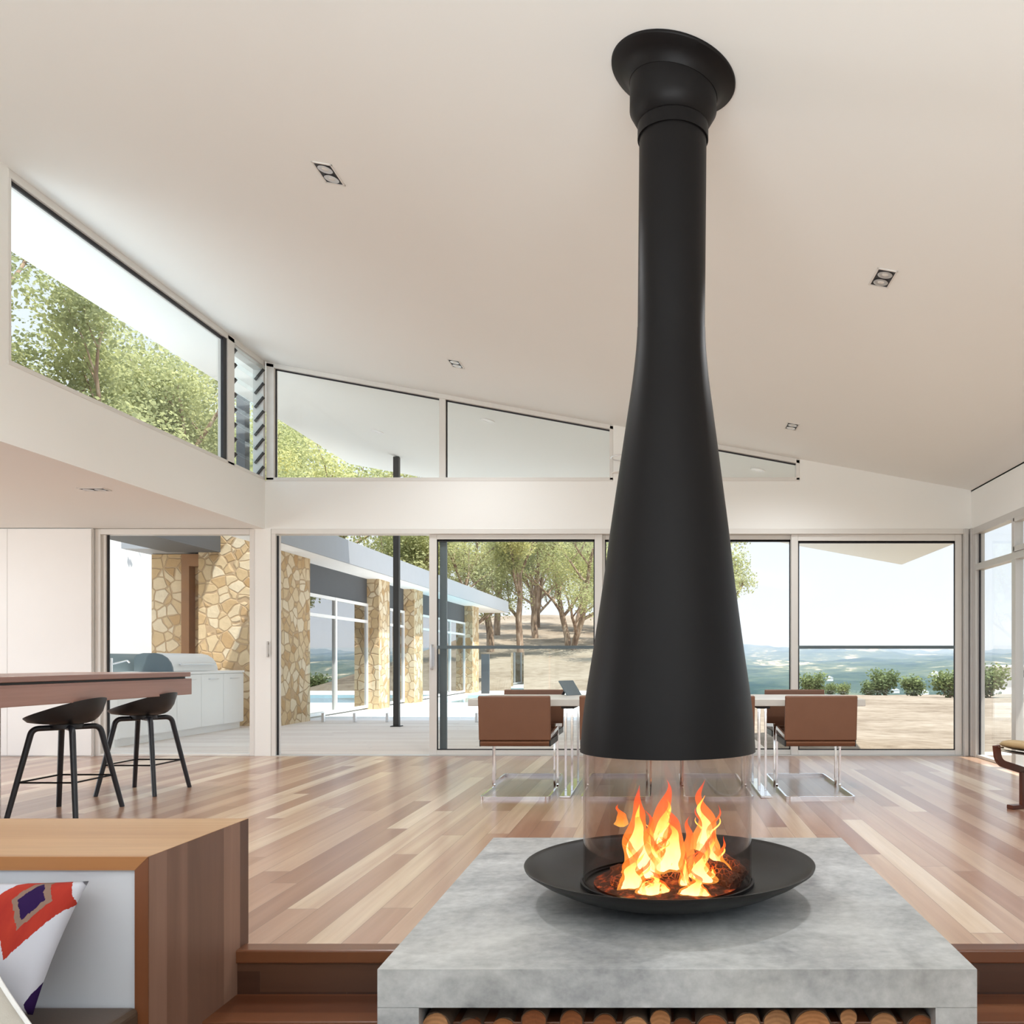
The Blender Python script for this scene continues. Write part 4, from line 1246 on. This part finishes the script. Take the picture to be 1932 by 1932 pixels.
# the stone wing running away from the house
WX = -6.14
wing = thing('stone_wing', 'long single-storey stone building wing with grey fascia beyond the courtyard', 'building', (-8, 22, 0))
ZE0, ZE1, XE = 2.82, 3.24, -5.70
def pier(y0, y1, x0=-7.4, x1=WX):
    part(wing, 'stone_pier', MB().box(x0, x1, y0, y1, -.02, ZE0 + .02), M['stone'])
part(wing, 'stone_wall', MB().box(-7.46, WX, 14.09, 15.28, -.02, 3.30), M['stone'])
part(wing, 'shaded_stone_wall', MB().box(-8.60, -7.47, 14.75, 15.2, -.02, ZE0 + .02), M['stone'])
part(wing, 'timber_post', MB().box(-7.99, -7.86, 14.55, 14.74, -.006, ZE0 - .2), M['timber_post'])
part(wing, 'timber_beam', MB().box(-7.99, -7.47, 14.55, 14.74, ZE0 - .2, ZE0), M['timber_post'])
part(wing, 'white_screen_wall', MB().box(-9.75, -9.6, 10.6, 18.2, -.006, 3.6), M['render_white'])
for a, b_ in ((19.0, 19.75), (21.7, 22.5), (28.4, 29.4)): pier(a, b_)
part(wing, 'back_wall', MB().box(-9.4, -9.2, 19.0, 29.4, -.02, ZE0), M['header'])
bays = [(15.28, 19.0), (19.75, 21.7), (22.5, 28.4)]
for a, b_ in bays:
    part(wing, 'header_panel', MB().box(-6.47, -6.40, a, b_, 2.28, ZE0), M['header'])
    fm = MB()
    xf = -6.38
    n = max(1, round((b_ - a) / 1.75))
    for k in range(n + 1):
        y = a + (b_ - a) * k / n
        fm.box(xf - .05, xf + .01, max(a, y - .045), min(b_, y + .045), .02, 2.28)
    for z in (.02, 1.86, 2.22):
        fm.box(xf - .05, xf + .005, a, b_, z, z + .06)
    wd = part(wing, 'window', fm, M['cabinet'])
    part(wd, 'pane', MB().box(xf - .035, xf - .025, a, b_, .04, 2.26), M['mirror_glass'])
part(wing, 'dark_door', MB().box(-6.37, -6.30, 19.76, 20.3, .0, 2.28).box(-6.37, -6.30, 22.51, 23.1, 0, 2.28), M['gasket'])
part(wing, 'fascia', MB().box(XE - .04, XE, 11.9, 32.6, ZE0, ZE1), M['colorbond'])
part(wing, 'soffit', MB().box(-6.13, XE - .04, 11.9, 15.29, ZE0, ZE0 + .03).box(-7.95, XE - .04, 15.29, 19.0, ZE0, ZE0 + .03).box(-9.5, XE - .04, 19.0, 32.6, ZE0, ZE0 + .03), M['render_white'], label='cream soffit')
part(wing, 'kitchen_soffit', MB().box(-7.95, -7.1, 11.2, 14.08, ZE0 - .03, ZE0 - .001), M['header'], label='dark grey soffit panel')
part(wing, 'roof', MB().box(-8.7, -7.47, 14.08, 15.29, ZE0 + .03, ZE1).box(-6.13, XE - .041, 11.9, 15.29, ZE1 - .1, ZE1).box(-7.97, XE - .041, 15.29, 19.0, ZE1 - .1, ZE1).box(-9.5, XE - .041, 19.0, 32.6, ZE1 - .1, ZE1), M['colorbond'])
part(wing, 'kitchen_roof', MB().box(-7.97, -7.1, 11.2, 14.08, ZE0, ZE1), M['header'], label='dark grey roof edge')
part(wing, 'flue_duct', MB().box(-5.85, -5.73, 12.03, 12.17, ZE1 - .02, 5.4), M['header'], label='dark grey flue rising to the eaves')

# far edge of the paving: pale glass panel and dark gate post
mb = MB().box(-4.75, -4.35, 27.6, 27.62, .0, 1.3)
solid('glass_screen', mb, M['mirror_glass'], 'pale blue glass panel standing alone at the far end of the paving', 'glass panel')
mb = MB().box(-5.75, -5.5, 27.9, 28.0, -.01, 1.25)
solid('screen_wall', mb, M['header'], 'dark grey slim panel beside the end of the stone wing', 'post')

# ------------------------------------------------------------------ terrain
mb = MB()
xs = [-120 + i * 6 for i in range(15)] + [-30 + i * 1.0 for i in range(70)] + [40 + i * 8 for i in range(12)]
ys = [-14 + i * 4 for i in range(7)] + [14 + i * 1.0 for i in range(60)] + [74 + i * 8 for i in range(16)]
NX = len(xs)
def near_z(x, y):
    if -12 < x < 1.2 and y < 30.4: return -.35
    if y < 10.5: return -.8
    z = gz(x, y)
    if y < 10.5: z = min(z, -.7)
    return z
vs = [(x, y, near_z(x, y)) for y in ys for x in xs]
fs = [(j * NX + i, j * NX + i + 1, (j + 1) * NX + i + 1, (j + 1) * NX + i) for j in range(len(ys) - 1) for i in range(NX - 1)]
mb.add(vs, fs)
o = mesh_obj('ground', mb, M['dry'], (0, 0, 0), smooth=True, angle=180, recalc=False); o['kind'] = 'structure'

mb = MB()
ys = [170 * 1.0165 ** i for i in range(200)]
ts = [-.86 + 1.45 * i / 270 for i in range(271)]
NX = len(ts)
def hz(x, y):
    b_ = -22 + (y - 300) * .0175
    n_ = noise.fractal(Vector((x * .0016, y * .0011, 4.0)), 1.0, 2.0, 4)
    n2 = noise.fractal(Vector((x * .012, y * .012, 9.0)), 1.0, 2.0, 3)
    return b_ + n_ * .0115 * y + n2 * (1.5 + .0028 * y)
vs = [(y * t, y, hz(y * t, y)) for y in ys for t in ts]
fs = [(j * NX + i, j * NX + i + 1, (j + 1) * NX + i + 1, (j + 1) * NX + i) for j in range(len(ys) - 1) for i in range(NX - 1)]
mb.add(vs, fs)
o = mesh_obj('hills', mb, M['hills'], (0, 0, 0), smooth=True, angle=180, recalc=False); o['kind'] = 'structure'

# haze lying in the valley
m = N('valley_haze')
vsc = m.n('VolumeScatter'); vsc.inputs['Color'].default_value = (.60, .74, 1.0, 1); vsc.inputs['Density'].default_value = .00042; vsc.inputs['Anisotropy'].default_value = .2
m.l(vsc.outputs[0], m.out.inputs['Volume'])
mb = MB().box(-3500, 4200, 170, 4000, -200, 120)
o = mesh_obj('valley_haze', mb, m.m, base_of(mb)); tag(o, 'blue haze hanging over the distant valley', 'haze', kind='stuff')

# ------------------------------------------------------------------ trees
def tree_meshes(seed, h, spread, nleaf, leafsize, clear=.35, stems=1, droop=.5):
    r = random.Random(seed)
    tb = MB(); tips = []
    def branch(p, d, ln, rad, lvl):
        n = 6; path = [p]; dd = d.copy(); rs = [1.0]
        for i in range(n):
            dd = (dd + Vector((r.uniform(-1, 1), r.uniform(-1, 1), r.uniform(-.25, .6))) * .16).normalized()
            path.append(path[-1] + dd * ln / n); rs.append(1 - .62 * (i + 1) / n)
        tb.tube(path, rad, 7 if lvl < 2 else 5, scale=rs)
        if lvl >= 2:
            tips.append((path[-1], ln)); tips.append((path[-3], ln * .8)); return
        k = 5 if lvl == 0 else 4
        for i in range(k):
            t_ = (clear if lvl == 0 else .35) + (1 - (clear if lvl == 0 else .35)) * (i + r.random() * .6) / k
            j = min(n, max(1, int(t_ * n)))
            az = r.uniform(0, 6.28) if lvl else 6.28 * (i / k) + r.uniform(-.6, .6)
            el = r.uniform(.25, .95)
            nd = Vector((math.cos(az) * math.cos(el), math.sin(az) * math.cos(el), math.sin(el)))
            branch(path[j], (nd + dd * .35).normalized(), ln * (spread if lvl == 0 else .62) * r.uniform(.75, 1.1), rad * rs[j] * .62, lvl + 1)
        tips.append((path[-1], ln * .5))
    for s_ in range(stems):
        an = 6.28 * s_ / max(1, stems) + r.random()
        d = Vector((.28 * math.cos(an) if stems > 1 else r.uniform(-.1, .1), .28 * math.sin(an) if stems > 1 else r.uniform(-.1, .1), 1)).normalized()
        branch(Vector((.1 * math.cos(an) * (stems > 1), .1 * math.sin(an) * (stems > 1), -.25)), d, h * .72 * r.uniform(.88, 1.05), h * .021, 0)
    lb = MB()
    per = max(1, nleaf // len(tips))
    for p, ln in tips:
        R_ = max(.5, ln * .46)
        for i in range(per):
            v = Vector((r.gauss(0, 1), r.gauss(0, 1), r.gauss(0, .75)))
            v = v.normalized() * R_ * r.random() ** .45
            c = p + v
            L_ = leafsize * r.uniform(.7, 1.5); w_ = L_ * r.uniform(.28, .45)
            d = Vector((r.uniform(-1, 1), r.uniform(-1, 1), -r.random() * 2 * droop + .2)).normalized()
            s2 = d.cross(Vector((r.uniform(-1, 1), r.uniform(-1, 1), r.uniform(-1, 1)))).normalized()
            a = c - d * L_ / 2; b_ = c + d * L_ / 2
            lb.add([a, c + s2 * w_, b_, c - s2 * w_], [(0, 1, 2, 3)])
    return tb, lb
VAR = []
for i, (sd_, h, sp, nl, ls, cl, stm) in enumerate([(11, 9.5, .54, 24000, .085, .40, 1), (23, 11, .50, 25000, .09, .45, 1), (37, 8.5, .56, 24000, .085, .32, 2), (53, 12, .48, 26000, .095, .42, 1)]):
    tb, lb = tree_meshes(sd_, h, sp, nl, ls, cl, stm)
    root = thing('eucalyptus_tree', '', 'tree')
    part(root, 'trunk', tb, M['bark'], local=True, smooth=True, angle=60)
    part(root, 'foliage', lb, M['leaf'], local=True, recalc=False)
    VAR.append(root)
used = [False] * len(VAR)
def plant(x, y, k, s, rz, label, group='eucalypts beyond the stone wing'):
    o = VAR[k] if not used[k] else copy_tree(VAR[k])
    used[k] = True
    o.location = (x, y, near_z(x, y)); o.scale = (s, s, s); o.rotation_euler = (0, 0, rz)
    tag(o, label, 'tree', group)
    return o
TREES = [
 (-12.3, 19.0, 0, 1.05, .3, 'grey-green gum tree with bare upper branches nearest the left clerestory window'),
 (-12.9, 17.6, 3, 1.0, 2.4, 'tallest gum tree showing bare limbs under the eave in the left clerestory window'),
 (-12.6, 23.5, 3, .95, 1.4, 'leafy gum tree filling the middle of the left clerestory window'),
 (-15.5, 25.0, 1, 1.0, 2.0, 'tall gum tree behind the others in the left clerestory window'),
 (-12.2, 16.0, 2, .95, 4.0, 'gum tree at the near end of the left clerestory window'),
 (-17.5, 31.0, 3, .95, 5.2, 'pale gum tree seen past the mullion of the left clerestory'),
 (-21.0, 33.0, 0, 1.2, .9, 'distant gum tree low in the left clerestory window'),
 (-13.2, 30.0, 1, .85, 3.3, 'gum tree by the louvre window beyond the wing roof'),
 (-12.6, 33.0, 2, 1.2, 1.1, 'bushy gum tree at the left corner of the back clerestory'),
 (-14.5, 38.0, 3, 1.0, 2.6, 'tall gum tree behind the wing seen under the eave corner'),
 (-11.0, 35.5, 0, .9, 4.4, 'autumn-tinted gum tree above the grey fascia'),
 (-12.0, 42.0, 1, .85, 5.7, 'gum tree with a reddish trunk above the fascia left of the black post'),
 (-10.0, 40.0, 2, 1.0, .2, 'gum tree behind the black post above the wing roof'),
 (-8.4, 43.0, 3, .80, 1.9, 'gum tree above the end of the wing roof in the sliding door'),
 (-6.6, 41.0, 0, .92, 3.0, 'sunlit gum tree with a thick trunk in the middle of the sliding door'),
 (-4.6, 44.0, 2, 1.0, 4.9, 'yellow-green gum tree near the right stile of the sliding door'),
 (-7.2, 50.0, 1, .9, 2.2, 'dark gum tree behind the sunlit one in the sliding door'),
 (-3.0, 47.0, 1, .85, 5.5, 'gum tree beside the hood at the crest of the dry slope'),
 (-5.4, 55.0, 3, .8, .7, 'gum tree far back on the crest between slim trunks'),
 (-9.8, 52.0, 0, 1.05, 3.7, 'gum tree beyond the wing end, top left of the sliding door'),
 (-8.2, 58.0, 2, 1.1, 1.3, 'farthest gum tree on the slope behind the wing end'),
 (-2.6, 56.0, 2, .9, 2.9, 'gum tree on the crest almost hidden by the hood'),
]
for a in TREES: plant(*a)
plant(1.9, 36.0, 3, .86, .4, 'small gum tree whose leafy tip shows right of the black hood', 'eucalypts beyond the stone wing')
VAR2 = []
for sd_, h in ((5, 1.8), (8, 1.5)):
    tb, lb = tree_meshes(sd_, h, .55, 2200, .16, .15, 3, .1)
    root = thing('shrub', '', 'shrub')
    part(root, 'stems', tb, M['bark'], local=True, smooth=True)
    part(root, 'foliage', lb, M['shrub'], local=True, recalc=False)
    VAR2.append(root)
shr = [(1533, 57, 0, .9, 'dark rounded bush left of the other bushes on the dry slope'), (1566, 58, 1, .55, 'low pale bush beside the dark rounded bush'), (1668, 57, 0, 1.0, 'tall dark bush in the middle of the right sliding door'),
       (1640, 60, 1, .7, 'small yellow-green bush left of the tall dark bush'), (1725, 55, 1, .9, 'bush against the glass fence corner on the dry slope'), (1790, 50, 0, .95, 'spreading green bush beside the right door stile'),
       (1590, 62, 1, .6, 'tiny bush on the slope edge between the dark bushes'), (1862, 52, 0, 1.2, 'large bush left of the white house through the right glass wall')]
for i, (u, y, k, s, lab) in enumerate(shr):
    o = VAR2[k] if i < 2 and k == i else copy_tree(VAR2[k])
    x = (u - CX) / F * y
    o.location = (x, y, near_z(x, y)); o.scale = (s, s, s); o.rotation_euler = (0, 0, i * 1.3)
    tag(o, lab, 'shrub', 'bushes on the dry slope')

# white house far beyond the right glass wall
hx, hy = 25.5, 62.0
hzb = near_z(hx, hy)
t = thing('distant_house', 'white flat-roofed house in the distance beyond the right glass wall', 'house', (hx, hy, hzb - .1))
part(t, 'walls', MB().box(hx - 1.9, hx + 5, hy, hy + 4, hzb - .3, hzb + 1.9), M['render_white'])
part(t, 'roof', MB().box(hx - 2.1, hx + 5.2, hy - .3, hy + 4.2, hzb + 1.9, hzb + 2.05), M['render_white'])
part(t, 'window', MB().box(hx - .2, hx + .7, hy - .02, hy + .01, hzb + 1.2, hzb + 1.7), M['slate'])
part(t, 'window', MB().box(hx + 1.4, hx + 2.3, hy - .02, hy + .01, hzb + 1.2, hzb + 1.7), M['slate'])
rr = random.Random(3)
hs = [(1440, 1292, 330), (1470, 1288, 420), (1690, 1262, 520), (1745, 1268, 480), (1765, 1258, 700), (1565, 1262, 640), (1900, 1252, 700), (1880, 1256, 600)]
hl = ['white speck of a farmhouse just right of the hood', 'white farmhouse roof left of the door stile', 'pale farmhouse in the valley above the tall dark bush', 'pinkish farmhouse in the valley near the fence corner',
      'white farmhouse high in the valley near the right stile', 'small farmhouse in the valley above the rounded bush', 'white farmhouse far off through the right glass', 'second white farmhouse through the right glass, lower one']
for (u, v, y), lab in zip(hs, hl):
    x = (u - CX) / F * y; z = hz(x, y)
    s = y / 160
    mb = MB().box(x - s * .6, x + s * .6, y - s * .4, y + s * .4, z - 1, z + s * .55)
    mb.prism([(x - s * .7, z + s * .55), (x + s * .7, z + s * .55), (x, z + s * .9)], 'y', y - s * .45, y + s * .45)
    solid('farmhouse', mb, M['render_white'], lab, 'house', 'farmhouses in the valley')
